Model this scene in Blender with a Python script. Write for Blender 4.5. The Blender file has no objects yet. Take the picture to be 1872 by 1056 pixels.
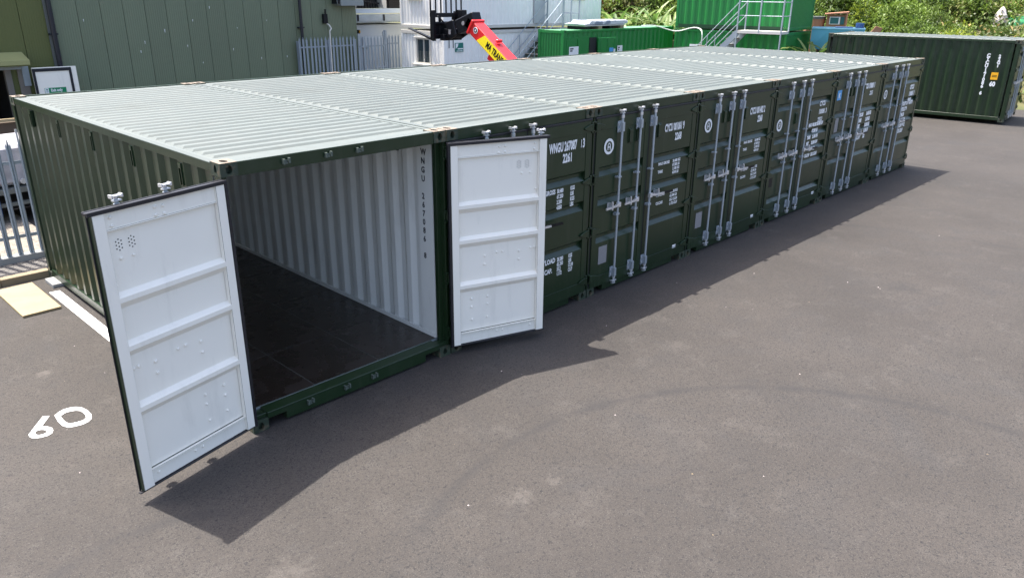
import bpy, bmesh, math, random
from mathutils import Vector, Matrix, noise
R = math.radians
random.seed(7)
scene = bpy.context.scene
COL = scene.collection

# ------------------------------------------------------------------ camera
yaw, pit, rol = 0.80094, -0.36913, 0.00918
d = Vector((math.sin(yaw)*math.cos(pit), math.cos(yaw)*math.cos(pit), math.sin(pit)))
r0 = d.cross(Vector((0, 0, 1))).normalized(); u0 = r0.cross(d)
cr = math.cos(rol)*r0 + math.sin(rol)*u0
cu = -math.sin(rol)*r0 + math.cos(rol)*u0
cam = bpy.data.cameras.new('camera'); cam.sensor_width = 36; cam.lens = 1394.13/1872*36
cam.clip_start = 0.1; cam.clip_end = 2000
co = bpy.data.objects.new('camera', cam); COL.objects.link(co)
M = Matrix((cr, cu, -d)).transposed().to_4x4(); M.translation = Vector((-2.7976, -6.1053, 3.9283))
co.matrix_world = M
scene.camera = co

# ------------------------------------------------------------------ light
to_sun = Vector((-0.105, 0.378, 1.0)).normalized()
el = math.asin(to_sun.z); az = math.atan2(to_sun.x, to_sun.y)
w = bpy.data.worlds.new('World'); scene.world = w; w.use_nodes = True
wn = w.node_tree; bg = wn.nodes['Background']
sky = wn.nodes.new('ShaderNodeTexSky'); sky.sky_type = 'NISHITA'; sky.sun_disc = False
sky.sun_elevation = el; sky.sun_rotation = az; sky.air_density = 0.85; sky.dust_density = 4.0; sky.ozone_density = 0.6
hs = wn.nodes.new('ShaderNodeHueSaturation'); hs.inputs['Saturation'].default_value = 0.95; hs.inputs['Value'].default_value = 0.82   # thin summer haze whitens the whole sky
wn.links.new(sky.outputs[0], hs.inputs['Color']); wn.links.new(hs.outputs[0], bg.inputs[0]); bg.inputs[1].default_value = 0.15
sl = bpy.data.lights.new('sun', 'SUN'); sl.energy = 2.75; sl.angle = R(0.5); sl.color = (1.0, 0.95, 0.87)
so = bpy.data.objects.new('sun', sl); COL.objects.link(so)
so.rotation_euler = to_sun.to_track_quat('Z', 'Y').to_euler(); so.location = (0, 0, 30)
scene.view_settings.view_transform = 'Standard'; scene.view_settings.look = 'None'
scene.view_settings.exposure = 1.88; scene.view_settings.gamma = 1.0
scene.view_settings.use_curve_mapping = False
scene.render.engine = 'CYCLES'
scene.cycles.max_bounces = 8

# ------------------------------------------------------------------ materials
def sc(c): return (c[0], c[1], c[2], 1)
def mat(name, col, rough=0.5, var=0.0, vscale=3.0, metal=0.0, bump=0.0, bscale=40.0, dirt=None, dscale=2.0, damt=0.5,
        spec=0.5, trans=0.0, rand=0.0, bdist=0.01, dthr=(0.45, 0.75), streak=None):
    m = bpy.data.materials.new(name); m.use_nodes = True
    nt = m.node_tree; N = nt.nodes; L = nt.links; b = N['Principled BSDF']
    b.inputs['Roughness'].default_value = rough; b.inputs['Metallic'].default_value = metal
    b.inputs['Specular IOR Level'].default_value = spec
    tc = N.new('ShaderNodeTexCoord'); src = tc.outputs['Object']
    c = None
    if var > 0 or dirt or rand > 0:
        n1 = N.new('ShaderNodeTexNoise'); n1.inputs['Scale'].default_value = vscale; n1.inputs['Detail'].default_value = 5
        L.new(src, n1.inputs['Vector'])
        mx = N.new('ShaderNodeMix'); mx.data_type = 'RGBA'
        mx.inputs['A'].default_value = sc([x*(1-var) for x in col]); mx.inputs['B'].default_value = sc([min(1, x*(1+var)) for x in col])
        L.new(n1.outputs['Fac'], mx.inputs['Factor']); c = mx.outputs['Result']
        if dirt:
            n2 = N.new('ShaderNodeTexNoise'); n2.inputs['Scale'].default_value = dscale; n2.inputs['Detail'].default_value = 8
            n2.inputs['Roughness'].default_value = 0.65
            L.new(src, n2.inputs['Vector'])
            rp = N.new('ShaderNodeMapRange'); rp.inputs['From Min'].default_value = dthr[0]; rp.inputs['From Max'].default_value = dthr[1]
            rp.inputs['To Max'].default_value = damt
            L.new(n2.outputs['Fac'], rp.inputs['Value'])
            m2 = N.new('ShaderNodeMix'); m2.data_type = 'RGBA'; m2.inputs['B'].default_value = sc(dirt)
            L.new(c, m2.inputs['A']); L.new(rp.outputs['Result'], m2.inputs['Factor']); c = m2.outputs['Result']
            ra = N.new('ShaderNodeMapRange'); ra.inputs['To Min'].default_value = rough; ra.inputs['To Max'].default_value = min(1, rough+0.35)
            L.new(rp.outputs['Result'], ra.inputs['Value']); L.new(ra.outputs['Result'], b.inputs['Roughness'])
        if streak:
            mp = N.new('ShaderNodeMapping'); mp.inputs['Scale'].default_value = streak[2]; L.new(src, mp.inputs['Vector'])
            n4 = N.new('ShaderNodeTexNoise'); n4.inputs['Scale'].default_value = 1; n4.inputs['Detail'].default_value = 7; n4.inputs['Roughness'].default_value = .7
            L.new(mp.outputs[0], n4.inputs['Vector'])
            r4 = N.new('ShaderNodeMapRange'); r4.inputs['From Min'].default_value = .54; r4.inputs['From Max'].default_value = .78; r4.inputs['To Max'].default_value = streak[1]
            L.new(n4.outputs['Fac'], r4.inputs['Value'])
            m4 = N.new('ShaderNodeMix'); m4.data_type = 'RGBA'; m4.inputs['B'].default_value = sc(streak[0])
            L.new(c, m4.inputs['A']); L.new(r4.outputs['Result'], m4.inputs['Factor']); c = m4.outputs['Result']
        if rand > 0:
            oi = N.new('ShaderNodeObjectInfo'); mr = N.new('ShaderNodeMapRange')
            mr.inputs['To Min'].default_value = 1-rand; mr.inputs['To Max'].default_value = 1+rand
            L.new(oi.outputs['Random'], mr.inputs['Value'])
            mm = N.new('ShaderNodeMix'); mm.data_type = 'RGBA'; mm.blend_type = 'MULTIPLY'; mm.inputs['Factor'].default_value = 1
            cmb = N.new('ShaderNodeCombineColor')
            for k in range(3): L.new(mr.outputs['Result'], cmb.inputs[k])
            L.new(c, mm.inputs['A']); L.new(cmb.outputs[0], mm.inputs['B']); c = mm.outputs['Result']
        L.new(c, b.inputs['Base Color'])
    else:
        b.inputs['Base Color'].default_value = sc(col)
    if bump > 0:
        n3 = N.new('ShaderNodeTexNoise'); n3.inputs['Scale'].default_value = bscale; n3.inputs['Detail'].default_value = 4
        L.new(src, n3.inputs['Vector'])
        bp = N.new('ShaderNodeBump'); bp.inputs['Strength'].default_value = bump; bp.inputs['Distance'].default_value = bdist
        L.new(n3.outputs['Fac'], bp.inputs['Height']); L.new(bp.outputs[0], b.inputs['Normal'])
    if trans > 0:
        tr = N.new('ShaderNodeBsdfTranslucent'); ms = N.new('ShaderNodeMixShader'); ms.inputs[0].default_value = trans
        if c is not None: L.new(c, tr.inputs['Color'])
        else: tr.inputs['Color'].default_value = sc(col)
        L.new(b.outputs[0], ms.inputs[1]); L.new(tr.outputs[0], ms.inputs[2])
        L.new(ms.outputs[0], N['Material Output'].inputs['Surface'])
    return m

GREEN = mat('container_green', (0.010, 0.0265, 0.0095), 0.30, var=0.15, vscale=1.2, dirt=(0.032, 0.042, 0.028), dscale=5, damt=0.25, bump=0.04, bscale=9, rand=0.10, spec=0.55, streak=((0.055, 0.062, 0.045), 0.40, (7, 7, 0.8)))
ROOF = mat('roof_sky_sheen', (0.112, 0.130, 0.123), 0.55, var=0.08, vscale=0.7, dirt=(0.155, 0.165, 0.155), dscale=3.0, damt=0.35, bump=0.05, bscale=5, spec=0.35, rand=0.09, streak=((0.075, 0.082, 0.070), 0.5, (1.6, 1.1, 1)))  # dusty container green with the sky's pale reflection put into the colour
CASTING = mat('casting_paint', (0.028, 0.044, 0.028), 0.55, var=0.2, vscale=8, dirt=(0.17, 0.12, 0.075), dscale=16, damt=0.6, dthr=(0.5, 0.66), rand=0.1)
KEEP = mat('keeper_grey_green', (0.075, 0.095, 0.08), 0.5, var=0.1)
CASTTOP = mat('casting_bare_steel', (0.22, 0.175, 0.135), 0.7, var=0.3, vscale=20, dirt=(0.08, 0.07, 0.05), dscale=18, damt=0.6)
WHITE = mat('interior_white', (0.88, 0.845, 0.76), 0.38, var=0.03, vscale=1.5, bump=0.02, bscale=14, streak=((0.52, 0.50, 0.44), 0.35, (5, 5, 1.0)))
INNER = mat('interior_grey_white', (0.74, 0.75, 0.72), 0.40, var=0.05, vscale=1.5, streak=((0.35, 0.34, 0.32), 0.4, (4, 4, 0.9)))
RUBBER = mat('gasket_rubber', (0.012, 0.012, 0.016), 0.45, var=0.2, vscale=6)
GALV = mat('galvanised_steel', (0.42, 0.47, 0.52), 0.42, var=0.15, vscale=9, metal=0.55, bump=0.03, bscale=30)
GALVD = mat('weathered_galvanised', (0.34, 0.39, 0.43), 0.5, var=0.15, vscale=5, metal=0.35, rand=0.08)
CHROME = mat('zinc_fitting', (0.72, 0.73, 0.75), 0.3, var=0.1, vscale=12, metal=0.6)
FLOOR = mat('phenolic_plywood', (0.020, 0.0135, 0.0105), 0.24, var=0.3, vscale=2.5, dirt=(0.06, 0.045, 0.04), dscale=3.5, damt=0.5, rand=0.12)
LETTER = mat('white_lettering', (0.78, 0.79, 0.80), 0.5, var=0.06, vscale=20)
BLACKLET = mat('black_lettering', (0.02, 0.022, 0.03), 0.5)
BLACK = mat('matt_black', (0.01, 0.01, 0.012), 0.6)
PLACARD = mat('grey_placard', (0.22, 0.22, 0.23), 0.45, var=0.15, vscale=25)
YELLOW = mat('yellow_sticker', (0.85, 0.42, 0.01), 0.5)
BLUEST = mat('blue_sticker', (0.08, 0.33, 0.66), 0.4)
SHED = mat('shed_green', (0.145, 0.178, 0.112), 0.42, var=0.08, vscale=0.6, dirt=(0.10, 0.11, 0.08), dscale=1.0, damt=0.25, rand=0.05)
SHED_TINT = mat('shed_reflection_tint', (0.095, 0.108, 0.028), 0.5, var=0.10, vscale=0.6, rand=0.05)  # shed green with the yellow of a reflection put into the colour
CANOPY = mat('canopy_sheet', (0.30, 0.30, 0.13), 0.55, var=0.1, vscale=2)
PIPE = mat('dark_pipe', (0.010, 0.012, 0.020), 0.35)
FLASH = mat('flashing_grey', (0.13, 0.14, 0.13), 0.5, var=0.1)
JAMB = mat('jamb_grey_brown', (0.20, 0.18, 0.16), 0.6, var=0.1)
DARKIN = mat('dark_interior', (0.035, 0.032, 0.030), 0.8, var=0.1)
CABIN = mat('cabin_white', (0.88, 0.87, 0.83), 0.45, var=0.03, vscale=0.8, dirt=(0.62, 0.59, 0.52), dscale=1.5, damt=0.3, dthr=(0.5, 0.75))
TRIM = mat('cabin_trim', (0.60, 0.58, 0.53), 0.5, var=0.1)
GLASS = mat('dark_glass', (0.03, 0.05, 0.06), 0.08, spec=0.8)
SIGNG = mat('sign_green', (0.01, 0.16, 0.13), 0.4)
EXITG = mat('exit_green', (0.0, 0.22, 0.09), 0.4)
STEP = mat('grating_grey', (0.22, 0.21, 0.19), 0.6, var=0.15, vscale=6)
BGREEN = mat('bright_green', (0.013, 0.19, 0.038), 0.38, var=0.1, vscale=0.8, dirt=(0.03, 0.14, 0.05), dscale=2, damt=0.4)
BGROOF = mat('faded_green_roof', (0.10, 0.30, 0.16), 0.5, var=0.12, vscale=1.5, dirt=(0.30, 0.38, 0.30), dscale=3, damt=0.4)
BDARK = mat('deep_green', (0.010, 0.05, 0.018), 0.45, var=0.1)
RED = mat('boom_red', (0.62, 0.022, 0.025), 0.32, var=0.06)
YDEC = mat('decal_yellow', (0.86, 0.70, 0.02), 0.4)
BMETAL = mat('black_metal', (0.007, 0.0075, 0.010), 0.38, var=0.3, vscale=6, spec=0.25)
REDSHED = mat('red_shed', (0.30, 0.035, 0.028), 0.6, var=0.25, vscale=1.5)
PLY = mat('pale_plywood', (0.34, 0.265, 0.15), 0.6, var=0.10, vscale=3, dirt=(0.26, 0.185, 0.095), dscale=2.5, damt=0.4)
CONC = mat('concrete', (0.30, 0.30, 0.29), 0.85, var=0.12, vscale=9, bump=0.2, bscale=60)
TIMBER = mat('timber_edging', (0.24, 0.19, 0.12), 0.75, var=0.18, vscale=8)
PAINT = mat('road_paint', (0.74, 0.74, 0.73), 0.6, var=0.06, vscale=8, dirt=(0.30, 0.29, 0.28), dscale=22, damt=0.6, dthr=(0.55, 0.75))
BLUEP = mat('blue_paint', (0.03, 0.08, 0.22), 0.45, var=0.1)
SKYB = mat('light_blue_paint', (0.16, 0.50, 0.68), 0.5, var=0.1, vscale=2)
BROWN = mat('brown_timber', (0.34, 0.17, 0.09), 0.7, var=0.2, vscale=3)
TERRA = mat('terracotta_render', (0.42, 0.20, 0.12), 0.8, var=0.15)
SLATE = mat('slate_roof', (0.16, 0.18, 0.22), 0.6, var=0.1)
CHALK = mat('pale_stone', (0.55, 0.48, 0.45), 0.8, var=0.25, vscale=4, bump=0.3, bscale=8)
TARP = mat('green_tarpaulin', (0.03, 0.22, 0.08), 0.3, var=0.25, vscale=3)
WRAP = mat('plastic_wrap', (0.62, 0.63, 0.66), 0.25, var=0.25, vscale=3, dirt=(0.12, 0.15, 0.22), dscale=2.2, damt=0.8, dthr=(0.5, 0.56))
WOODP = mat('pallet_wood', (0.30, 0.22, 0.14), 0.8, var=0.2)
HOSE = mat('pale_hose', (0.60, 0.68, 0.58), 0.5)
TANK = mat('pale_tank', (0.42, 0.41, 0.43), 0.4, var=0.25, vscale=2, dirt=(0.12, 0.11, 0.11), dscale=3, damt=0.7)
def leafmat(n, c, tr=0.3, rand=0.25): return mat(n, c, 0.5, var=0.45, vscale=2.2, trans=tr, rand=rand, spec=0.35)
LEAFS = [leafmat('leaf_dark', (0.075, 0.12, 0.026)), leafmat('leaf_mid', (0.14, 0.21, 0.036)),
         leafmat('leaf_yellow', (0.27, 0.33, 0.036)), leafmat('leaf_olive', (0.17, 0.185, 0.055))]
STRAP = [leafmat('strap_leaf', (0.11, 0.20, 0.045), 0.35, 0.3), leafmat('strap_leaf_pale', (0.26, 0.34, 0.12), 0.35, 0.3)]
TAN = leafmat('dry_grass', (0.48, 0.36, 0.15), 0.25)
BARK = mat('bark', (0.09, 0.065, 0.045), 0.9, var=0.2)

def asphalt():
    m = bpy.data.materials.new('asphalt'); m.use_nodes = True
    nt = m.node_tree; N = nt.nodes; L = nt.links; b = N['Principled BSDF']
    g = N.new('ShaderNodeNewGeometry'); P = g.outputs['Position']
    def noi(s, det=4, rough=0.5, dist=0.0):
        n = N.new('ShaderNodeTexNoise'); n.inputs['Scale'].default_value = s; n.inputs['Detail'].default_value = det
        n.inputs['Roughness'].default_value = rough; n.inputs['Distortion'].default_value = dist
        L.new(P, n.inputs['Vector']); return n.outputs['Fac']
    def rng(v, a, b_, c=0.0, e=1.0):
        r = N.new('ShaderNodeMapRange'); r.inputs['From Min'].default_value = a; r.inputs['From Max'].default_value = b_
        r.inputs['To Min'].default_value = c; r.inputs['To Max'].default_value = e; L.new(v, r.inputs['Value']); return r.outputs['Result']
    def mixc(f, a, b_):
        x = N.new('ShaderNodeMix'); x.data_type = 'RGBA'
        L.new(f, x.inputs['Factor'])
        if hasattr(a, 'is_linked'): L.new(a, x.inputs['A'])
        else: x.inputs['A'].default_value = sc(a)
        if hasattr(b_, 'is_linked'): L.new(b_, x.inputs['B'])
        else: x.inputs['B'].default_value = sc(b_)
        return x.outputs['Result']
    def math2(op, a, b_):
        x = N.new('ShaderNodeMath'); x.operation = op
        for k, v in ((0, a), (1, b_)):
            if hasattr(v, 'is_linked'): L.new(v, x.inputs[k])
            else: x.inputs[k].default_value = v
        return x.outputs[0]
    c = mixc(rng(noi(0.45, 6, 0.6), 0.34, 0.66), (0.038, 0.0330, 0.0295), (0.056, 0.0485, 0.0430))
    c = mixc(rng(noi(2.2, 7, 0.75), 0.53, 0.78, 0, 0.5), c, (0.105, 0.095, 0.086))
    c = mixc(rng(noi(0.9, 7, 0.68, 0.8), 0.50, 0.74, 0, 0.65), c, (0.040, 0.038, 0.038))
    # stone chips: dark pores and pale chips
    c = mixc(rng(noi(48, 4, 0.7, 1.4), 0.53, 0.60, 0, 1.0), c, (0.016, 0.0155, 0.016))
    c = mixc(rng(noi(110, 2, 0.5, 0.4), 0.60, 0.70, 0, 0.38), c, (0.17, 0.158, 0.145))
    c = mixc(rng(noi(38, 4, 0.65, 0.8), 0.56, 0.68, 0, 0.65), c, (0.030, 0.029, 0.030))
    # tyre arcs
    sxyz = N.new('ShaderNodeSeparateXYZ'); L.new(P, sxyz.inputs[0])
    def arc(cx, cy, rad, wd, amt, lim=None):
        nonlocal c
        v = N.new('ShaderNodeVectorMath'); v.operation = 'DISTANCE'; v.inputs[1].default_value = (cx, cy, 0); L.new(P, v.inputs[0])
        dd = math2('ABSOLUTE', math2('SUBTRACT', v.outputs['Value'], rad), 0.0)
        wob = math2('ADD', dd, math2('MULTIPLY', math2('SUBTRACT', noi(1.4, 3), 0.5), 0.16))
        f = rng(wob, 0.0, wd, amt, 0.0)
        f = math2('MULTIPLY', f, rng(noi(3.2, 4), 0.3, 0.55))
        if lim: f = math2('MULTIPLY', f, rng(sxyz.outputs[lim[0]], lim[1], lim[2]))
        c = mixc(f, c, (0.026, 0.025, 0.026))
    arc(1.74, -5.306, 3.477, 0.10, 0.60)
    arc(1.74, -5.306, 3.62, 0.05, 0.22)
    arc(-1.5, -1.75, 1.114, 0.09, 0.5, (1, -1.1, -0.75))
    arc(5.94, -3.72, 5.94, 0.12, 0.35, (0, 6.5, 8.0))
    arc(-9.0, 9.0, 10.6, 0.05, 0.1)
    # dusty pale patches
    def spot(x, y, rad, amt, colr=(0.17, 0.152, 0.135)):
        nonlocal c
        v = N.new('ShaderNodeVectorMath'); v.operation = 'DISTANCE'; v.inputs[1].default_value = (x, y, 0); L.new(P, v.inputs[0])
        dn = math2('ADD', v.outputs['Value'], math2('MULTIPLY', math2('SUBTRACT', noi(9, 6, 0.75), 0.5), rad*4.5))
        c = mixc(rng(dn, 0.0, rad, amt, 0.0), c, colr)
    spot(1.10, -2.45, 0.13, 0.25); spot(1.45, -2.5, 0.10, 0.2); spot(2.2, -1.6, 0.2, 0.15, (0.03, 0.029, 0.03)); spot(3.0, -3.4, 0.35, 0.2, (0.03, 0.029, 0.03)); spot(-1.0, 2.75, 0.10, 0.35); spot(-0.72, -1.9, 0.2, 0.2); spot(4.6, -1.75, 0.2, 0.12); spot(0.0, -3.0, 0.3, 0.15)
    spot(8.6, -3.0, 0.30, 0.6, (0.028, 0.027, 0.027)); spot(10.5, -4.6, 0.4, 0.6, (0.028, 0.027, 0.027))
    L.new(c, b.inputs['Base Color'])
    b.inputs['Roughness'].default_value = 0.82; b.inputs['Specular IOR Level'].default_value = 0.4
    bp = N.new('ShaderNodeBump'); bp.inputs['Strength'].default_value = 0.55; bp.inputs['Distance'].default_value = 0.006
    L.new(noi(85, 4, 0.65, 0.6), bp.inputs['Height']); L.new(bp.outputs[0], b.inputs['Normal'])
    return m
ASPH = asphalt()
GRAVEL = mat('gravel', (0.24, 0.21, 0.17), 0.9, var=0.35, vscale=14, dirt=(0.12, 0.11, 0.10), dscale=11, damt=0.8, dthr=(0.5, 0.62), bump=1.0, bscale=16, bdist=0.04)
SLATECH = mat('stone_chips', (0.15, 0.14, 0.13), 0.9, var=0.4, vscale=30, dirt=(0.07, 0.065, 0.065), dscale=24, damt=0.8, dthr=(0.48, 0.6), bump=1.0, bscale=30, bdist=0.03)
SOIL = mat('grassy_soil', (0.075, 0.085, 0.028), 0.95, var=0.4, vscale=0.9, dirt=(0.22, 0.17, 0.09), dscale=0.35, damt=0.6)

# ------------------------------------------------------------------ helpers
class MB:
    def __init__(s): s.v = []; s.f = []; s.m = []
    def face(s, pts, mi=0):
        b = len(s.v); s.v += [tuple(p) for p in pts]; s.f.append(tuple(range(b, b+len(pts)))); s.m.append(mi)
    def box(s, x0, x1, y0, y1, z0, z1, mi=0, mis=None):
        if x0 > x1: x0, x1 = x1, x0
        b = len(s.v)
        s.v += [(x0,y0,z0),(x1,y0,z0),(x1,y1,z0),(x0,y1,z0),(x0,y0,z1),(x1,y0,z1),(x1,y1,z1),(x0,y1,z1)]
        fs = [(0,3,2,1),(4,5,6,7),(0,1,5,4),(1,2,6,5),(2,3,7,6),(3,0,4,7)]   # bottom top front(-y) right back(+y) left
        for k, f in enumerate(fs): s.f.append(tuple(b+i for i in f)); s.m.append(mis.get(k, mi) if mis else mi)
    def hexa(s, p, mi=0):       # 8 points ordered like box
        b = len(s.v); s.v += [tuple(q) for q in p]
        for f in [(0,3,2,1),(4,5,6,7),(0,1,5,4),(1,2,6,5),(2,3,7,6),(3,0,4,7)]: s.f.append(tuple(b+i for i in f)); s.m.append(mi)
    def bar(s, a, b_, wd, ht=None, mi=0, up=(0,0,1)):    # rectangular bar between two points
        a = Vector(a); b_ = Vector(b_); ht = ht or wd
        t = (b_-a).normalized(); u = Vector(up)
        if abs(t.dot(u)) > 0.98: u = Vector((0, 1, 0))
        x = t.cross(u).normalized()*wd/2; y = x.cross(t).normalized()*ht/2
        s.hexa([a-x-y, a+x-y, b_+x-y, b_-x-y, a-x+y, a+x+y, b_+x+y, b_-x+y], mi)
    def cyl(s, a, b_, r, n=8, mi=0, r2=None, caps=True):
        a = Vector(a); b_ = Vector(b_); t = (b_-a).normalized()
        u = Vector((0,0,1)) if abs(t.z) < 0.9 else Vector((1,0,0))
        x = t.cross(u).normalized(); y = t.cross(x); r2 = r if r2 is None else r2
        k = len(s.v)
        for i in range(n):
            c = math.cos(2*math.pi*i/n); q = math.sin(2*math.pi*i/n)
            s.v.append(tuple(a+x*c*r+y*q*r)); s.v.append(tuple(b_+x*c*r2+y*q*r2))
        for i in range(n):
            j = (i+1) % n; s.f.append((k+2*i, k+2*j, k+2*j+1, k+2*i+1)); s.m.append(mi)
        if caps:
            s.f.append(tuple(k+2*i for i in range(n))); s.m.append(mi)
            s.f.append(tuple(k+2*i+1 for i in reversed(range(n)))); s.m.append(mi)
    def tube(s, pts, r, n=6, mi=0):
        for a, b_ in zip(pts[:-1], pts[1:]): s.cyl(a, b_, r, n, mi)
    def prism(s, poly, axis, a0, a1, mi=0):     # poly in the two other axes
        def P(p, a):
            return {'x': (a, p[0], p[1]), 'y': (p[0], a, p[1]), 'z': (p[0], p[1], a)}[axis]
        n = len(poly); b = len(s.v)
        s.v += [P(p, a0) for p in poly] + [P(p, a1) for p in poly]
        s.f.append(tuple(range(b, b+n))); s.m.append(mi); s.f.append(tuple(range(b+2*n-1, b+n-1, -1))); s.m.append(mi)
        for i in range(n):
            j = (i+1) % n; s.f.append((b+i, b+j, b+n+j, b+n+i)); s.m.append(mi)
    def mesh(s, name, mats, bev=0.0, smooth=False, recalc=True):
        me = bpy.data.meshes.new(name); me.from_pydata(s.v, [], s.f)
        for m in (mats if isinstance(mats, (list, tuple)) else [mats]): me.materials.append(m)
        me.polygons.foreach_set('material_index', s.m)
        if recalc or bev:
            bm = bmesh.new(); bm.from_mesh(me)
            if recalc: bmesh.ops.recalc_face_normals(bm, faces=bm.faces)
            if bev:
                bmesh.ops.bevel(bm, geom=[e for e in bm.edges if e.is_manifold and e.calc_face_angle(0) > 0.6], offset=bev, segments=1, affect='EDGES', clamp_overlap=True)
            bm.to_mesh(me); bm.free()
        if smooth: me.polygons.foreach_set('use_smooth', [True]*len(me.polygons))
        me.update(); return me
CACHE = {}
def cached(key, fn):
    if key not in CACHE: CACHE[key] = fn()
    return CACHE[key]
def obj(name, me, parent=None, loc=(0,0,0), rot=(0,0,0), scale=(1,1,1)):
    o = bpy.data.objects.new(name, me); COL.objects.link(o)
    o.parent = parent; o.location = loc; o.rotation_euler = rot; o.scale = scale
    return o
def tag(o, label, cat, group=None):
    o['label'] = label; o['category'] = cat
    if group: o['group'] = group
    return o
def thing(name, label, cat, loc=(0,0,0), rz=0.0, group=None):
    return tag(obj(name, None, None, loc, (0, 0, rz)), label, cat, group)
def struct(o, kind='structure'): o['kind'] = kind; return o

def text_mesh(s, size, m, xs=0.72, align='LEFT', bold=0.004, spacing=1.0, line=0.95):
    key = ('txt', s, size, m.name, xs, align, bold, spacing, line)
    def make():
        c = bpy.data.curves.new('lettering', 'FONT'); c.body = s; c.size = size; c.align_x = align; c.offset = bold*size/0.1
        c.space_character = spacing; c.space_line = line; c.resolution_u = 2
        c.extrude = 0.0006
        o = bpy.data.objects.new('tmp', c); COL.objects.link(o)
        dg = bpy.context.evaluated_depsgraph_get(); dg.update()
        me = bpy.data.meshes.new_from_object(o.evaluated_get(dg))
        bpy.data.objects.remove(o); bpy.data.curves.remove(c)
        me.materials.clear(); me.materials.append(m)
        for v in me.vertices: v.co.x *= xs
        return me
    return cached(key, make)
def text(name, s, size, m, parent, loc, rot=(math.pi/2, 0, 0), **k):
    return obj(name, text_mesh(s, size, m, **k), parent, loc, rot)

# ------------------------------------------------------------------ ground
def grid_obj(name, x0, x1, y0, y1, z, m):
    b = MB(); b.face([(x0,y0,z),(x1,y0,z),(x1,y1,z),(x0,y1,z)])
    return struct(obj(name, b.mesh(name, m, recalc=False)))
grid_obj('asphalt_yard', -60, 120, -80, 6.05, 0, ASPH)
grid_obj('asphalt_rear_yard', 0.6, 120, 6.05, 16.9, 0, ASPH)
b = MB(); b.box(-60, 0.6, 6.19, 6.84, -0.2, 0.07); struct(obj('stone_chip_strip', b.mesh('stone_chip_strip', SLATECH)))
b = MB(); b.box(-60, 0.6, 6.98, 16.9, -0.2, 0.05); struct(obj('gravel_yard', b.mesh('gravel_yard', GRAVEL)))
grid_obj('back_ground', -60, 120, 16.9, 140, -0.01, SOIL)
for i, (a, e) in enumerate([(-4.2, -2.4), (-2.395, -0.605), (-0.60, 0.02)]):
    b = MB(); b.box(a, e, 6.055, 6.185, -0.02, 0.105)
    k = obj('edging_board', b.mesh('edging_board', TIMBER, bev=0.006)); 
    tag(k, ['long timber edging board at the far left of the kerb line', 'timber edging board along the stone chip strip behind the plywood sheet', 'short timber edging board ending at the corner of the open container'][i], 'kerb', 'timber edging boards by the fence')
b = MB(); b.box(-60, 0.6, 6.845, 6.975, -0.1, 0.17); tag(obj('fence_kerb', b.mesh('fence_kerb', CONC, bev=0.01)), 'pale concrete kerb running under the galvanised fence at left', 'kerb')
b = MB()
random.seed(3)
for i in range(48):
    x = random.uniform(-2, 14); y = random.uniform(-6, -0.2) if random.random() < 0.8 else random.uniform(-1, 5)
    if y > -0.3: x = random.uniform(-2.2, -0.4)
    s = random.uniform(0.003, 0.010); p = Vector((x, y, 0.0))
    q = [p+Vector((math.cos(t)*s*random.uniform(.6, 1.2), math.sin(t)*s*random.uniform(.6, 1.2), 0)) for t in (0, 1.3, 2.5, 3.8, 5.1)]
    top = p+Vector((0, 0, s*0.9))
    for k in range(5): b.face([q[k], q[(k+1) % 5], top], 0 if i % 4 else 1)
struct(obj('loose_grit', b.mesh('loose_grit', [CHALK, TIMBER])), 'stuff')
# painted bay marking and number
b = MB(); b.face([(-0.205, 0.6, .004), (-0.075, 0.6, .004), (-0.075, 5.35, .004), (-0.205, 5.37, .004)])
tag(obj('painted_line', b.mesh('painted_line', PAINT, recalc=False)), 'white painted bay line on asphalt beside the open container', 'road marking')
NUM = [([(-1.223, 1.704), (-1.178, 1.747), (-1.126, 1.772), (-1.067, 1.768), (-1.015, 1.741), (-0.976, 1.677), (-0.957, 1.584), (-0.959, 1.47), (-0.985, 1.387), (-1.029, 1.347), (-1.085, 1.333), (-1.145, 1.343), (-1.202, 1.368), (-1.231, 1.442), (-1.236, 1.553)], [(-1.186, 1.648), (-1.16, 1.67), (-1.125, 1.689), (-1.079, 1.682), (-1.04, 1.662), (-1.017, 1.63), (-1.005, 1.578), (-1.005, 1.497), (-1.018, 1.443), (-1.045, 1.419), (-1.081, 1.413), (-1.129, 1.423), (-1.173, 1.444), (-1.186, 1.503), (-1.188, 1.566)]), ([(-1.507, 1.499), (-1.475, 1.542), (-1.419, 1.589), (-1.374, 1.571), (-1.334, 1.527), (-1.314, 1.471), (-1.318, 1.421), (-1.344, 1.367), (-1.386, 1.348), (-1.432, 1.355), (-1.478, 1.375), (-1.506, 1.411), (-1.514, 1.454)], [(-1.458, 1.481), (-1.446, 1.504), (-1.422, 1.52), (-1.4, 1.511), (-1.382, 1.494), (-1.37, 1.468), (-1.37, 1.441), (-1.381, 1.417), (-1.4, 1.41), (-1.419, 1.411), (-1.441, 1.42), (-1.454, 1.437), (-1.459, 1.46)]), [(-1.475, 1.543), (-1.31, 1.767), (-1.26, 1.732), (-1.374, 1.57), (-1.419, 1.59)]]
mb = MB()
for outer, inner in NUM[:2]:
    n = len(outer)
    for i in range(n): mb.face([(*outer[i], .004), (*outer[(i+1) % n], .004), (*inner[(i+1) % n], .004), (*inner[i], .004)])
mb.face([(*p, .0045) for p in NUM[2]])
k = obj('painted_number', mb.mesh('painted_number', PAINT, recalc=False))
tag(k, 'white painted bay number 60 on the asphalt at left', 'road marking')
b = MB(); b.prism([(-0.27, 4.628), (-0.27, 5.885), (-0.73, 5.87), (-0.725, 4.615)], 'z', 0.004, 0.034)
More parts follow.
